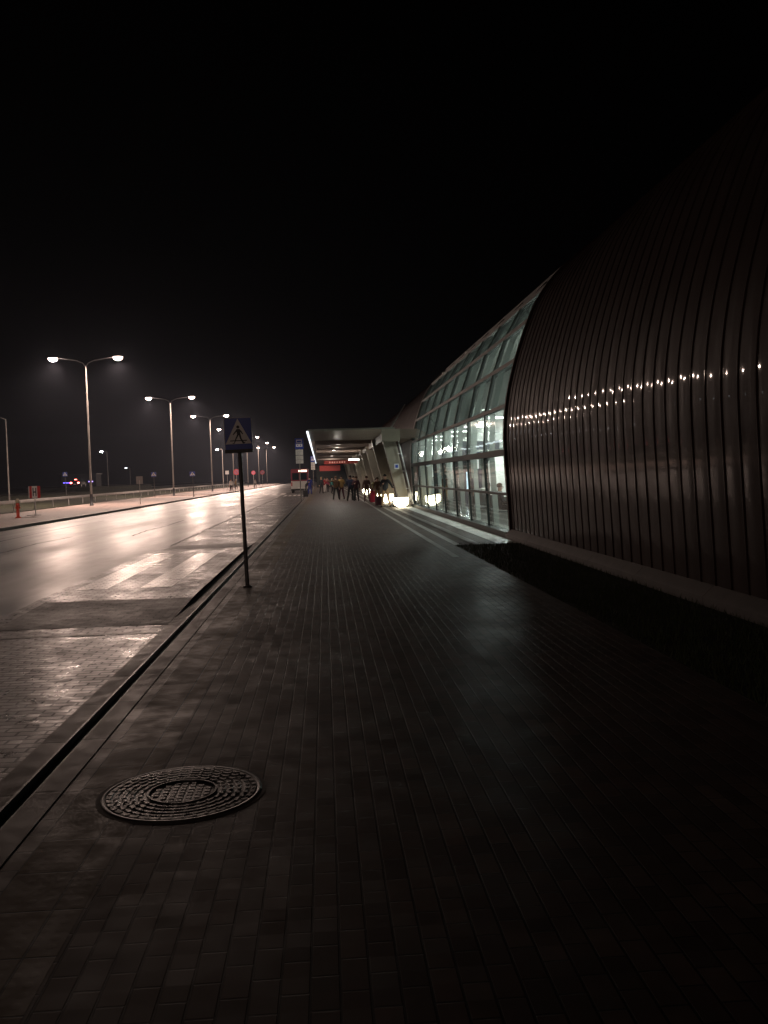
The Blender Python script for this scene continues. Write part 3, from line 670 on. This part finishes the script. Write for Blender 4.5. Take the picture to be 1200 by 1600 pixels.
# round signs farther down the road
def round_sign(loc, label, zc, r, blue=False, small=False):
    t = empty('round_sign', loc, label, 'road sign', 'round signs at the far end of the island')
    b = MB(); b.ring([((0, 0, 0), .035), ((0, 0, zc+r*.9), .035)], M_steel, 8); b.build('pole', t)
    b = MB(); b.v = []; disc(b, (0, zc), r, M_signred, -.05); disc(b, (0, zc), r*.78, M_pinkish, -.053); poly(b, [(-r*.62, zc+r*.46), (-r*.46, zc+r*.62), (r*.62, zc-r*.46), (r*.46, zc-r*.62)], -.056, M_signred)
    disc(b, (0, zc), r, M_signback, -.04); b.build('sign_plate', t)
M_pinkish = mat('sign_pink_blue', (.3, .12, .2), .4)
round_sign((-12.0, 124, 0), 'largest round red rimmed sign, just left of the big sign pole', 2.75, .42)
round_sign((-11.9, 152, 0), 'round red sign just right of the big sign pole', 2.8, .34)
round_sign((-11.3, 165, 0), 'rightmost small round red sign beyond the crossing', 2.9, .4)
t = empty('square_sign', (-13.6, 127, 0), 'small plain white square sign left of the round red sign', 'road sign')
b = MB(); b.ring([((0, 0, 0), .03), ((0, 0, 2.7), .03)], M_steel, 8); b.build('pole', t)
b = MB(); b.box((-.24, -.05, 2.5), (.24, -.035, 3.0), M_signwhite); b.build('sign_plate', t)

# bus stop signs
def bus_stop(loc, label, s=1.0):
    t = empty('bus_stop_sign', loc, label, 'bus stop sign', 'bus stop signs along the kerb')
    b = MB(); b.ring([((0, 0, 0), .04), ((0, 0, 4.5), .04)], M_pole, 12); b.build('pole', t)
    b = MB(); b.box((-.3, -.08, 3.75), (.3, -.045, 4.5), M_signblue); f = b.build('sign_plate', t)
    b = MB(); b.box((-.2, -.086, 4.18), (.2, -.081, 4.4), M_signwhite); b.box((-.22, -.086, 3.9), (.22, -.081, 4.12), M_signwhite)
    b.box((-.16, -.09, 4.22), (.16, -.087, 4.34), M_signblue); b.box((-.14, -.09, 3.97), (-.06, -.087, 4.05), M_signblue); b.box((.06, -.09, 3.97), (.14, -.087, 4.05), M_signblue); b.build('bus_symbol', f)
    for z0, z1 in ((3.32, 3.7), (2.98, 3.28), (2.72, 2.95)):
        b = MB(); b.box((-.26, -.075, z0), (.26, -.045, z1), M_signwhite2)
        n = int((z1-z0)/.08)
        for k in range(n): b.box((-.2, -.079, z0+.04+k*.08), (.12+random.uniform(-.1, .06), -.0755, z0+.055+k*.08), M_black)
        b.build('timetable', t)
    return t
M_signwhite2 = mat('timetable_white', (.62, .6, .56), .5)
bs0 = bus_stop((-1.72, 64, 0), 'nearer bus stop pole with blue bus board and white timetables')
dup(bs0, (-1.45, 118, 0), 'farther bus stop pole with pale boards beside the person in blue')

# guard rail behind the island
t = empty('guard_rail', (-21.4, 20, 0), 'long low grey guard rail behind the traffic island', 'guard rail')
gx = lambda y: -21.3-max(0, (y-60))*0.022
b = MB()
ys = lin(10, 300, 60)
for i in range(60):
    ya, yb_ = ys[i], ys[i+1]
    for z0, z1, d in ((.52, .60, 0), (.60, .66, .04), (.66, .74, 0)):
        b.add([(gx(ya)+21.4+d, ya-20, z0), (gx(yb_)+21.4+d, yb_-20, z0), (gx(yb_)+21.4+d, yb_-20, z1), (gx(ya)+21.4+d, ya-20, z1)], [(0, 1, 2, 3)], M_steel)
b.build('rail', t)
for i in range(6, 60): 
    y = ys[i]; b = MB(); b.box((gx(y)+21.4-.06, y-20-.03, -.1), (gx(y)+21.4-.01, y-20+.03, .62), M_steel); b.build('post', t)

# manhole
t = empty('manhole_cover', (-0.83, 4.9, 0), 'round cast iron manhole cover with ring treads set in the paving', 'manhole cover')
mi = mat('cast_iron', (0.007, 0.0065, 0.007), 0.3, 0.2); G = NG(mi); G.l(G.rng(G.noise(G.pos(), 9, 4), .35, .65, .2, .5), G.b.inputs['Roughness'])
b = MB(); b.lathe([(.43, .0005), (.428, .007), (.412, .008), (.41, .004), (.405, .004)], M_kerbm := mat('manhole_rim', (.02, .018, .017), .45, .1), n=72); b.build('frame', t)
b = MB(); b.lathe([(.455, .0022), (.428, .0024)], M_mort := mat('mortar_collar', (.035, .028, .024), .8), n=40); conc_noise(M_mort, (.02, .016, .014), (.06, .045, .038), 14); b.build('mortar_collar', t)
prof = [(.404, .003), (.40, .008), (.375, .008), (.372, .004)]
r = .36
while r > .2: prof += [(r, .004), (r-.006, .008), (r-.020, .008), (r-.026, .004)]; r -= .042
prof += [(.19, .004), (.186, .012), (.178, .012), (.174, .003), (0, .003)]
b = MB(); b.lathe(prof, mi, n=72, smooth=False)
for rr, cnt in ((.388, 40), (.355, 36), (.31, 32), (.268, 28), (.226, 24)):
    for k in range(cnt):
        a = 2*math.pi*k/cnt; M_ = Matrix.Rotation(a, 4, 'Z'); b.box((rr-.013, -.007, .007), (rr+.011, .007, .0105), mi, M_)
for i in range(-3, 4):
    for j in range(-3, 4):
        x, y = i*.045, j*.045
        if math.hypot(x, y) < .15: b.box((x-.014, y-.014, .003), (x+.014, y+.014, .0065), mi)
b.build('cover', t)

# glowing planters -----------------------------------------------------
def planter(loc, label):
    t = empty('light_planter', loc, label, 'light box', 'glowing light boxes at the pillar feet')
    b = MB()
    rings = [(.13, .07, .0), (.16, .09, .05), (.30, .16, .13), (.36, .19, .2), (.39, .2, .46)]
    vs_ = [(sx*rx, sy*ry, z) for rx, ry, z in rings for sx, sy in ((-1, -1), (1, -1), (1, 1), (-1, 1))]
    b.add(vs_, [(i*4+j, i*4+(j+1) % 4, (i+1)*4+(j+1) % 4, (i+1)*4+j) for i in range(len(rings)-1) for j in range(4)], M_plant); b.build('light_box', t)
    b = MB(); b.box((-.41, -.22, .461), (.41, .22, .5), M_black); b.box((-.38, -.19, .5), (.38, .19, .53), M_plant); b.box((-.385, -.195, .53), (.385, .195, .545), M_black); b.build('lid', t)
    return t
pl0 = planter((3.92, 46.3, 0), 'largest glowing white light box at the foot of the nearest pillar')
for y, l in ((55.5, 'glowing light box behind the legs of the standing man'), (83, 'small glowing light box between the groups of waiting people'), (118, 'tiny farthest glowing light box by the couple'), (69, 'glowing light box behind the brown coated people')):
    dup(pl0, (3.85, y, 0), l)

# ================================================================== PEOPLE
SK = mat('skin', (.42, .25, .18), .55)
def cloth(name, c): return mat(name, c, .85, spec=.2)
def person(loc, label, rz, jacket, trousers, hair, height=1.75, pose=None, group=None, shoes=None, hat=None):
    """pose: dict of joint overrides; x to the person's left, -y is the way they face"""
    J = dict(pel=(0, 0, .95), waist=(0, 0, 1.08), chest=(0, .01, 1.3), neck=(0, .01, 1.46), head0=(0, -.005, 1.55), head1=(0, -.01, 1.68), 
             sl=(.17, .01, 1.41), el=(.24, .03, 1.13), wl=(.25, -.05, .88), hl=(.25, -.07, .80),
             sr=(-.17, .01, 1.41), er=(-.24, .03, 1.13), wr=(-.25, -.05, .88), hr=(-.25, -.07, .80),
             ql=(.09, 0, .90), kl=(.11, -.02, .5), al=(.12, .02, .09), tl=(.13, -.13, .04),
             qr=(-.09, 0, .90), kr=(-.11, -.02, .5), ar=(-.12, .02, .09), tr=(-.13, -.13, .04))
    J.update({k: v for k, v in (pose or {}).items() if k != 'face'})
    RAD = dict(pel=(.16, .12), waist=(.15, .115), chest=(.185, .13), neck=(.06, .06), head0=(.075, .085), head1=(.08, .095), sl=(.075, .075), el=(.058, .058), wl=(.042, .042), hl=(.036, .022),
               sr=(.075, .075), er=(.058, .058), wr=(.042, .042), hr=(.036, .022), ql=(.10, .10), kl=(.07, .07), al=(.05, .05), tl=(.04, .035), qr=(.10, .10), kr=(.07, .07), ar=(.05, .05), tr=(.04, .035))
    E = [('pel', 'waist'), ('waist', 'chest'), ('chest', 'neck'), ('neck', 'head0'), ('head0', 'head1'), ('chest', 'sl'), ('sl', 'el'), ('el', 'wl'), ('wl', 'hl'),
         ('chest', 'sr'), ('sr', 'er'), ('er', 'wr'), ('wr', 'hr'), ('pel', 'ql'), ('ql', 'kl'), ('kl', 'al'), ('al', 'tl'), ('pel', 'qr'), ('qr', 'kr'), ('kr', 'ar'), ('ar', 'tr')]
    s = height/1.77; names = list(J); 
    me = bpy.data.meshes.new('tmp'); me.from_pydata([Vector(J[n])*s for n in names], [(names.index(a), names.index(b_)) for a, b_ in E], [])
    o = bpy.data.objects.new('tmp', me); COL.objects.link(o)
    md = o.modifiers.new('s', 'SKIN'); md.use_smooth_shade = True
    for i, n in enumerate(names):
        sv = me.skin_vertices[0].data[i]; sv.radius = (RAD[n][0]*s, RAD[n][1]*s); sv.use_root = (n == 'pel')
    sb = o.modifiers.new('d', 'SUBSURF'); sb.levels = 2; sb.render_levels = 2
    dg = bpy.context.evaluated_depsgraph_get(); ev = o.evaluated_get(dg); nm = bpy.data.meshes.new_from_object(ev)
    vs_ = [v.co.copy() for v in nm.vertices]; fs = [tuple(p.vertices) for p in nm.polygons]
    bpy.data.objects.remove(o); bpy.data.meshes.remove(me)
    segs = {('pel', 'waist'): 1, ('waist', 'chest'): 1, ('chest', 'neck'): 1, ('neck', 'head0'): 0, ('head0', 'head1'): 0, ('chest', 'sl'): 1, ('sl', 'el'): 1, ('el', 'wl'): 1, ('wl', 'hl'): 0, ('chest', 'sr'): 1,
            ('sr', 'er'): 1, ('er', 'wr'): 1, ('wr', 'hr'): 0, ('ql', 'kl'): 2, ('kl', 'al'): 2, ('qr', 'kr'): 2, ('kr', 'ar'): 2, ('al', 'tl'): 3, ('ar', 'tr'): 3, ('pel', 'ql'): 1, ('pel', 'qr'): 1}
    shoes = shoes or cloth('dark_shoes', (.02, .018, .018)); ml = [SK, jacket, trousers, shoes]
    b = MB(); K = {k: (Vector(J[k[0]])*s, Vector(J[k[1]])*s) for k in segs}
    byk = {0: [], 1: [], 2: [], 3: []}
    for f in fs:
        c = sum((vs_[i] for i in f), Vector())/len(f); best = 9; kk = 1
        for k, (a, e) in K.items():
            d = e-a; t_ = max(0, min(1, (c-a).dot(d)/d.length_squared)); q = (c-(a+d*t_)).length
            if q < best: best, kk = q, segs[k]
        if kk == 1 and c.z < .86*s and abs((c-Vector(J['wl'])*s).length) > .25*s and abs((c-Vector(J['wr'])*s).length) > .25*s: kk = 2
        byk[kk].append(f)
    b.v = [tuple(v) for v in vs_]; b.mats = ml
    for k in byk:
        for f in byk[k]: b.f.append(list(f)); b.mi.append(k); b.sm.append(True)
    # face and fingers
    hd = (Vector(J['head0'])+Vector(J['head1']))*.5*s; fw = Vector((0, -1, 0))
    tw = pose.get('face') if pose else None
    if tw: fw = Vector(tw).normalized()
    sd = Vector((-fw.y, fw.x, 0)).normalized()
    nose = hd+fw*.095*s+Vector((0, 0, -.01)); b.ring([(nose+Vector((0, 0, .03)), .008), (nose+fw*.016+Vector((0, 0, -.01)), .013), (nose+Vector((0, 0, -.02)), .008)], SK, 6)
    for q in (-1, 1):
        b.ball(hd+fw*.082*s+sd*q*.032+Vector((0, 0, .022)), .011, M_black, 6, 4); b.ball(hd+sd*q*.085*s, (.012, .02, .03), SK, 6, 4)
    b.box(*(lambda p: (p-Vector((.02, .02, .004)), p+Vector((.02, .02, .004))))(hd+fw*.075*s-Vector((0, 0, .05))), mat('lips', (.3, .1, .09), .5))
    for h_, w_k, q in (('hl', 'wl', 1), ('hr', 'wr', -1)):
        h = Vector(J[h_])*s; d = (h-Vector(J[w_k])*s).normalized(); side = d.cross(Vector((1, 0, 0)));
        if side.length < .1: side = Vector((0, 1, 0))
        side.normalize(); nn = d.cross(side).normalized()
        for k in range(4):
            a = h+side*(k-1.5)*.019; l = (.065, .078, .072, .055)[k]*s
            b.ring([(a, .009), (a+d*l*.55-nn*.006*q, .008), (a+d*l*.95-nn*.025*q, .006)], SK, 6)
        a = h-side*.035-d*.02; b.ring([(a, .011), (a-side*.02+d*.03, .009), (a-side*.022+d*.055, .007)], SK, 6)
    o = b.build('person'); o.location = loc; o.rotation_euler = (0, 0, rz); tag(o, label, 'person', group)
    b = MB(); hc = hd-fw*.012*s+Vector((0, 0, .035*s)); n, k = 16, 8; vs_ = []
    for i in range(k+1):
        t_ = math.pi*.62*i/k
        for j in range(n):
            p = 2*math.pi*j/n; v = Vector((math.sin(t_)*math.cos(p)*.098, math.sin(t_)*math.sin(p)*.108, math.cos(t_)*.105))*s
            if v.dot(fw) > .03 and v.z < .04*s: v = v*.82
            vs_.append(hc+v)
    b.add(vs_, [(i*n+j, (i+1)*n+j, (i+1)*n+(j+1) % n, i*n+(j+1) % n) for i in range(k) for j in range(n)], hat or hair, True)
    b.build('hat' if hat else 'hair', o)
    return o
C_dk = cloth('charcoal_cloth', (.03, .03, .032)); C_nv = cloth('navy_cloth', (.02, .022, .045)); C_br = cloth('brown_cloth', (.12, .065, .035)); C_tan = cloth('tan_cloth', (.25, .17, .10))
C_ol = cloth('olive_cloth', (.12, .11, .05)); C_rd = cloth('red_cloth', (.3, .03, .04)); C_pk = cloth('pink_cloth', (.5, .12, .18)); C_tl = cloth('teal_cloth', (.05, .22, .2)); C_bl = cloth('blue_cloth', (.03, .04, .2))
C_wh = cloth('white_cloth', (.6, .55, .52)); C_mr = cloth('maroon_cloth', (.08, .03, .04)); C_yl = cloth('ochre_cloth', (.28, .17, .06)); H_d = cloth('dark_hair', (.015, .01, .008)); H_b = cloth('brown_hair', (.07, .035, .018)); H_l = cloth('fair_hair', (.3, .2, .1))
bend_r = dict(er=(-.27, .0, 1.15), wr=(-.08, -.2, 1.22), hr=(-.02, -.24, 1.26))
bend_l = dict(el=(.27, .0, 1.15), wl=(.10, -.2, 1.12), hl=(.05, -.26, 1.13))
stride = dict(kl=(.12, -.12, .52), al=(.15, .02, .09), tl=(.16, -.12, .04), kr=(-.12, .02, .5), ar=(-.17, .1, .09), tr=(-.18, -.04, .04))
wide = dict(kl=(.15, -.03, .5), al=(.22, .02, .09), tl=(.25, -.12, .04), kr=(-.15, -.03, .5), ar=(-.21, .02, .09), tr=(-.24, -.12, .04))
P1 = person((3.19, 47.2, 0), 'man in dark jacket and tan trousers looking at a phone by the pillar', R(-20), C_dk, C_tan, H_d, 1.8, {**wide, **bend_r, 'el': (.33, .02, 1.15), 'wl': (.42, -.08, .98), 'hl': (.44, -.13, .94), 'head0': (0, -.03, 1.55), 'head1': (-.01, -.07, 1.67), 'face': (-.2, -1, 0)})
t = empty('handbag', (3.72, 47.15, .0), 'dark shoulder bag standing beside the man with the phone', 'bag')
b = MB(); b.rbox((-.17, -.08, 0), (.17, .08, .5), C_dk, .05); b.build('bag_body', t); b = MB(); b.ring([((-.12, 0, .5), .012), ((-.1, 0, .66), .012), ((0, 0, .74), .012), ((.1, 0, .66), .012), ((.12, 0, .5), .012)], C_dk, 6); b.build('strap', t)
person((1.74, 61.5, 0), 'tall person in dark navy jacket, left one of the middle pair', R(160), C_nv, C_dk, H_d, 1.8, {**wide, **bend_l, 'face': (.3, -1, 0)})
person((2.12, 60.6, 0), 'pale faced person in maroon coat, right one of the middle pair', R(-15), C_mr, C_dk, H_b, 1.72, {**stride, **bend_r})
person((2.0, 62.6, 0), 'person half hidden behind the middle pair', R(30), C_dk, C_dk, H_d, 1.74, bend_l)
person((2.72, 58.4, 0), 'person in a long brown coat seen from behind, beside the red suitcase', R(185), C_br, C_mr, H_b, 1.72, stride)
person((3.0, 57.6, 0), 'stooping person in olive coat leaning over the red suitcase', R(75), C_ol, C_mr, H_d, 1.68, {'chest': (0, -.14, 1.24), 'neck': (0, -.25, 1.36), 'head0': (0, -.31, 1.42), 'head1': (0, -.37, 1.52), 'sl': (.17, -.17, 1.33), 'sr': (-.17, -.17, 1.33), 'el': (.2, -.3, 1.08), 'er': (-.2, -.3, 1.08), 'wl': (.14, -.45, .95), 'wr': (-.14, -.45, .95), 'hl': (.12, -.5, .9), 'hr': (-.12, -.5, .9)})
person((3.25, 55.4, 0), 'person in ochre trousers standing left of the man with the phone', R(10), C_br, C_yl, H_b, 1.62, bend_l)
person((.82, 66, 0), 'person in brown jacket stretching an arm out to the left', R(170), C_br, C_dk, H_b, 1.78, {**wide, 'er': (-.2, -.05, 1.2), 'el': (.42, .0, 1.36), 'wl': (.66, -.03, 1.4), 'hl': (.74, -.03, 1.41)})
person((1.22, 66.3, 0), 'person in ochre jacket, right one of the couple near the kerb side', R(200), C_yl, C_mr, H_d, 1.8, {**stride, **bend_r})
person((-.35, 93, 0), 'distant person in dark coat with fair hair under the canopy edge', R(20), C_dk, C_dk, H_l, 1.75, stride)
person((.02, 98, 0), 'distant person in red jacket beneath the red sign', R(-30), C_rd, C_wh, H_b, 1.68, bend_l)
person((.3, 101, 0), 'distant person in pink top beneath the red sign', R(40), C_pk, C_dk, H_b, 1.7, bend_r)
person((.72, 90, 0), 'distant person in teal jacket left of the stretched arm', R(100), C_tl, C_dk, H_d, 1.72, stride)
person((-1.5, 90, 0), 'person in bright blue jacket beside the parked minibus', R(170), C_bl, C_bl, H_d, 1.8, stride)
person((-1.75, 84, 0), 'person in black bending over luggage behind the minibus', R(100), C_dk, C_dk, H_d, 1.6, {'chest': (0, -.14, 1.24), 'neck': (0, -.25, 1.36), 'head0': (0, -.31, 1.42), 'head1': (0, -.37, 1.52), 'sl': (.17, -.17, 1.33), 'sr': (-.17, -.17, 1.33)})
person((-13.4, 130, 0), 'person in white top and black trousers on the far island', R(10), C_wh, C_dk, H_b, 1.85, wide, 'people waiting on the far island')
person((-12.9, 132, 0), 'person in cream coat behind the one in white on the far island', R(60), C_tan, C_dk, H_l, 1.8, stride, 'people waiting on the far island')
person((-13.9, 134, 0), 'person in pale jacket left of the one in white on the far island', R(-40), C_wh, C_mr, H_d, 1.75, bend_l, 'people waiting on the far island')
person((-12.9, 168, 0), 'lone person in pale jacket by the round signs right of the sign pole', R(30), C_wh, C_dk, H_b, 1.75, stride, 'people waiting on the far island')
SIT = dict(pel=(0, 0, .53), waist=(0, 0, .66), chest=(0, .01, .90), neck=(0, .0, 1.06), head0=(0, -.01, 1.14), head1=(0, -.02, 1.26), sl=(.17, .01, 1.0), sr=(-.17, .01, 1.0), el=(.23, -.02, .74), er=(-.23, -.02, .74), wl=(.12, -.24, .66), wr=(-.12, -.24, .66), hl=(.08, -.31, .64), hr=(-.08, -.31, .64), ql=(.09, -.04, .53), qr=(-.09, -.04, .53), kl=(.12, -.45, .52), kr=(-.12, -.45, .52), al=(.12, -.46, .1), ar=(-.12, -.46, .1), tl=(.12, -.6, .04), tr=(-.12, -.6, .04))
person((5.68, 28.9, 0), 'person with dark hair sitting inside behind the near end of the glass', R(100), C_dk, C_dk, H_b, 1.78, SIT)
person((6.1, 36, 0), 'person in dark clothes standing inside halfway along the glass wall', R(40), C_nv, C_dk, H_d, 1.8, stride)
person((5.9, 44, 0), 'person in brown inside the hall near the far end of the glass', R(-60), C_br, C_dk, H_d, 1.75, bend_r)
# luggage
def suitcase(loc, label, m, h=.62, rz=0):
    t = empty('suitcase', loc, label, 'suitcase', 'suitcases of the waiting people', rz)
    b = MB(); b.rbox((-.22, -.13, .05), (.22, .13, h), m, .05)
    for k in range(5): b.box((-.16+k*.075, -.136, .1), (-.14+k*.075, -.131, h-.06), m)
    b.build('case_body', t)
    for s in (-1, 1):
        for q in (-1, 1): b = MB(); b.ring([((s*.17-.012, q*.09, .028), .028), ((s*.17+.012, q*.09, .028), .028)], M_rubber, 10); b.build('wheel', t)
    b = MB()
    for s in (-1, 1): b.ring([((s*.1, .08, h), .01), ((s*.1, .08, h+.38), .01)], M_steel, 6)
    b.ring([((-.12, .08, h+.38), .015), ((.12, .08, h+.38), .015)], M_rubber, 6); b.build('handle', t)
suitcase((3.02, 55.9, 0), 'dark red suitcase standing before the stooping person', cloth('red_case', (.22, .01, .03)), .75)
suitcase((3.0, 50, 0), 'slim dark suitcase with raised steel handle left of the phone man', C_mr, .55, .4)
suitcase((-1.68, 78, 0), 'black suitcase at the kerb behind the minibus', C_dk, .6)

# ================================================================== VEHICLES
def wheel(par, x, y, r=.33, w_=.2):
    b = MB(); b.ring([((x-w_/2, y, r), r-.03), ((x-w_/2+.02, y, r), r), ((x+w_/2-.02, y, r), r), ((x+w_/2, y, r), r-.03)], M_rubber, 20); o = b.build('wheel', par)
    b = MB(); s = 1 if x > 0 else -1; b.ring([((x+s*(w_/2), y, r), r*.6), ((x+s*(w_/2+.012), y, r), r*.55)], M_steel, 14); b.build('rim', o)
def loft(b, secs, m, smooth=False):
    n = len(secs[0]); vs_ = [p for s_ in secs for p in s_]
    b.add(vs_, [(i*n+j, (i+1)*n+j, (i+1)*n+(j+1) % n, i*n+(j+1) % n) for i in range(len(secs)-1) for j in range(n)]+[tuple(range(n)), tuple(range(len(vs_)-n, len(vs_)))[::-1]], m, smooth)
def car(loc, label, paint, lit=False, rz=0, s=1.0):
    t = empty('parked_car' if not lit else 'car', loc, label, 'car', None, rz)
    b = MB(); W = .87
    prof = [(-2.1, .35), (-2.15, .6), (-2.05, .95), (-1.2, 1.0), (.9, 1.0), (1.95, .82), (2.1, .6), (2.05, .33)]
    loft(b, [[(x, y, z) for y, z in prof] for x in (-W, -W+.06, W-.06, W)] if False else [[(x*(1 if 0.4 < z < .9 else .95), y, z) for y, z in prof] for x in (-W, W)], paint); b.build('body', t)
    b = MB(); cab = [(-1.95, .96), (-1.45, 1.42), (.1, 1.46), (.95, .98)]
    loft(b, [[(q*(W-.04 if z < 1.1 else W-.18), y, z) for y, z in cab] for q in (-1, 1)], M_carglass); b.build('window', t)
    b = MB(); b.add([(q*(W-.19), y, 1.465) for y, q in ((-1.4, -1), (-1.4, 1), (.05, 1), (.05, -1))], [(0, 1, 2, 3)], paint); b.build('roof', t)
    for x in (-W+.08, W-.08):
        for y in (-1.3, 1.3): wheel(t, x, y, .32)
    for q in (-1, 1): b = MB(); b.box((q*.62-.14, -2.19, .68), (q*.62+.14, -2.12, .9), M_tail if lit else M_signred); b.build('tail_light', t)
    b = MB(); b.box((-.2, -1.62, 1.33), (.2, -1.56, 1.4), M_tail if lit else M_signred); b.build('brake_light', t)
    b = MB(); b.box((-.26, -2.17, .5), (.26, -2.155, .61), M_signwhite); b.build('number_plate', t)
    return t
car((-43, 160, 1.2), 'car on the far road with glowing red tail lights', C_dkp := mat('dark_car_paint', (.02, .02, .025), .25), True)
b = MB(); b.box((-48, 148, .5), (-38, 200, 1.2), M_grass); o = b.build('embankment'); o['kind'] = 'structure'
car((-33.5, 86, .35), 'pale car parked in the dark left of the tail lights', mat('pale_car_paint', (.3, .3, .3), .35), False, R(50))
# kiosk with blue light strips behind the car
t = empty('kiosk', (-47.5, 176, 1.0), 'low dark kiosk with glowing blue light strips behind the red tail lights', 'kiosk')
b = MB(); b.box((-3.0, 0, -.5), (3.6, 4, 2.6), C_dk); b.build('wall', t); b = MB(); b.box((-3.2, -.3, 2.6), (3.8, 4.3, 2.75), M_black); b.build('roof', t)
b = MB(); b.box((-2.6, -.06, 1.0), (-.15, 0-.002, 1.13), M_blue); b.build('light_strip', t)
b = MB(); b.box((2.15, -.06, 1.1), (3.0, -.002, 1.28), mat('violet_strip_glow', (.3, .2, .5), .4, emit=(.4, .3, 1), estr=4)); b.build('light_strip', t)
# minibus in the bay
t = empty('minibus', (-2.85, 103, -.03), 'red and white minibus parked in the bay seen from behind', 'minibus')
b = MB(); mr_ = mat('minibus_red', (.25, .02, .04), .3); mw_ = mat('minibus_white', (.6, .58, .55), .35)
def bsec(x0, z0, z1, r=.12): return [(-x0, z0), (x0, z0), (x0, z1-r), (x0-r*.6, z1), (-x0+r*.6, z1), (-x0, z1-r)]
loft(b, [[(x, y, z) for x, z in bsec(.98, 1.35, 2.75)] for y in (0.04, .1, 5.5, 6.2)], mr_); b.build('upper_body', t)
b = MB(); loft(b, [[(x, y, z) for x, z in bsec(.99, .32, 1.35, .02)] for y in (0, 5.5, 6.6)], mw_); b.build('lower_body', t)
for q in (-1, 1): b = MB(); b.box((q*.45-.38, -.0, 1.5), (q*.45+.38, .035, 2.3), M_carglass); b.build('rear_window', t)
b = MB(); b.box((-.1, -.03, 2.42), (.85, .03, 2.62), M_disp); b.build('route_display', t)
for q in (-1, 1): b = MB(); b.box((q*.9-.06, -.04, .8), (q*.9+.06, -.002, 1.25), M_signred); b.build('tail_light', t)
b = MB(); b.box((-.26, -.02, .55), (.26, -.003, .67), M_signwhite); b.build('number_plate', t)
b = MB(); b.box((-.99, -.1, .3), (.99, -.002, .48), M_rubber); b.build('bumper', t)
for x in (-.88, .88):
    for y in (1.3, 5.0): wheel(t, x, y, .35)
# vending machine, hanging boards, extra travellers inside
t = empty('vending_machine', (7.6, 45.5, 0), 'dark vending machine with lit front inside the hall', 'vending machine')
b = MB(); b.box((-.45, 0, 0), (.45, .8, 1.9), M_desk0 := mat('machine_dark', (.03, .03, .04), .4)); b.build('cabinet', t); b = MB(); b.box((-.36, -.02, .8), (.2, -.002, 1.75), M_screenb); b.build('lit_front', t)
for i, (x, y, z, l) in enumerate([(7.2, 41, 2.75, 'long dark direction board hanging inside above the travellers'), (8.6, 54, 2.8, 'dark direction board hanging deeper inside the hall')]):
    t = empty('direction_board', (x, y, z), l, 'sign', 'direction boards inside the hall')
    b = MB(); b.box((-.9, 0, 0), (.9, .08, .4), C_nv); b.build('board', t)
    for q in (-.7, .7): b = MB(); b.ring([((q, .04, .4), .012), ((q, .04, 3.2), .012)], M_steel, 6); b.build('hanger', t)
person((6.6, 40, 0), 'person in maroon walking inside between the columns', R(70), C_mr, C_dk, H_b, 1.74, stride)
person((7.3, 49, 0), 'person in pale jacket far inside the hall', R(-30), C_wh, C_nv, H_d, 1.76, bend_r)
person((5.9, 32.2, 0), 'person in dark coat sitting on the second row of seats inside', R(80), C_nv, C_dk, H_d, 1.78, SIT)
# waiting-room furniture inside the hall: seats, desks
M_desk = mat('desk_dark', (.06, .07, .07), .4)
def bench_seat(loc, label):
    t = empty('waiting_bench', loc, label, 'bench', 'rows of seats inside the hall')
    for k in range(4): b = MB(); b.box((-.24, k*.55, .42), (.24, k*.55+.48, .47), M_desk); b.build('seat', t); b = MB(); b.box((.2, k*.55, .47), (.25, k*.55+.48, .88), M_desk); b.build('backrest', t)
    for y in (.2, 1.9): b = MB(); b.box((-.18, y, 0), (.2, y+.05, .42), M_steel); b.build('leg', t)
    return t
bb = bench_seat((5.68, 28.0, 0), 'dark row of seats inside, nearest to the cut end of the glass wall')
dup(bb, (5.7, 31.2, 0), 'dark row of seats inside, second from the near end'); dup(bb, (6.0, 41, 0), 'dark row of seats inside near the far end')
t = empty('counter', (6.2, 34.3, 0), 'dark service counter with pale top inside the hall', 'counter')
b = MB(); b.box((0, 0, 0), (.6, 3.0, 1.0), M_desk); b.build('counter_front', t); b = MB(); b.box((-.06, -.05, 1.0), (.66, 3.05, 1.05), M_white); b.build('counter_top', t)

# ================================================================== NIGHT HAZE
b = MB(); b.box((-160, -80, -1.6), (70, 420, 24), mat('haze_tmp', (1, 1, 1)))
hz = b.build('haze'); hz['kind'] = 'stuff'
mh = bpy.data.materials.new('haze_volume'); mh.use_nodes = True; t = mh.node_tree; t.nodes.clear()
o = t.nodes.new('ShaderNodeOutputMaterial'); v = t.nodes.new('ShaderNodeVolumePrincipled')
v.inputs['Color'].default_value = (.72, .8, 1, 1); v.inputs['Density'].default_value = 0.00022; v.inputs['Anisotropy'].default_value = 0.45
t.links.new(v.outputs[0], o.inputs['Volume']); hz.data.materials.clear(); hz.data.materials.append(mh)
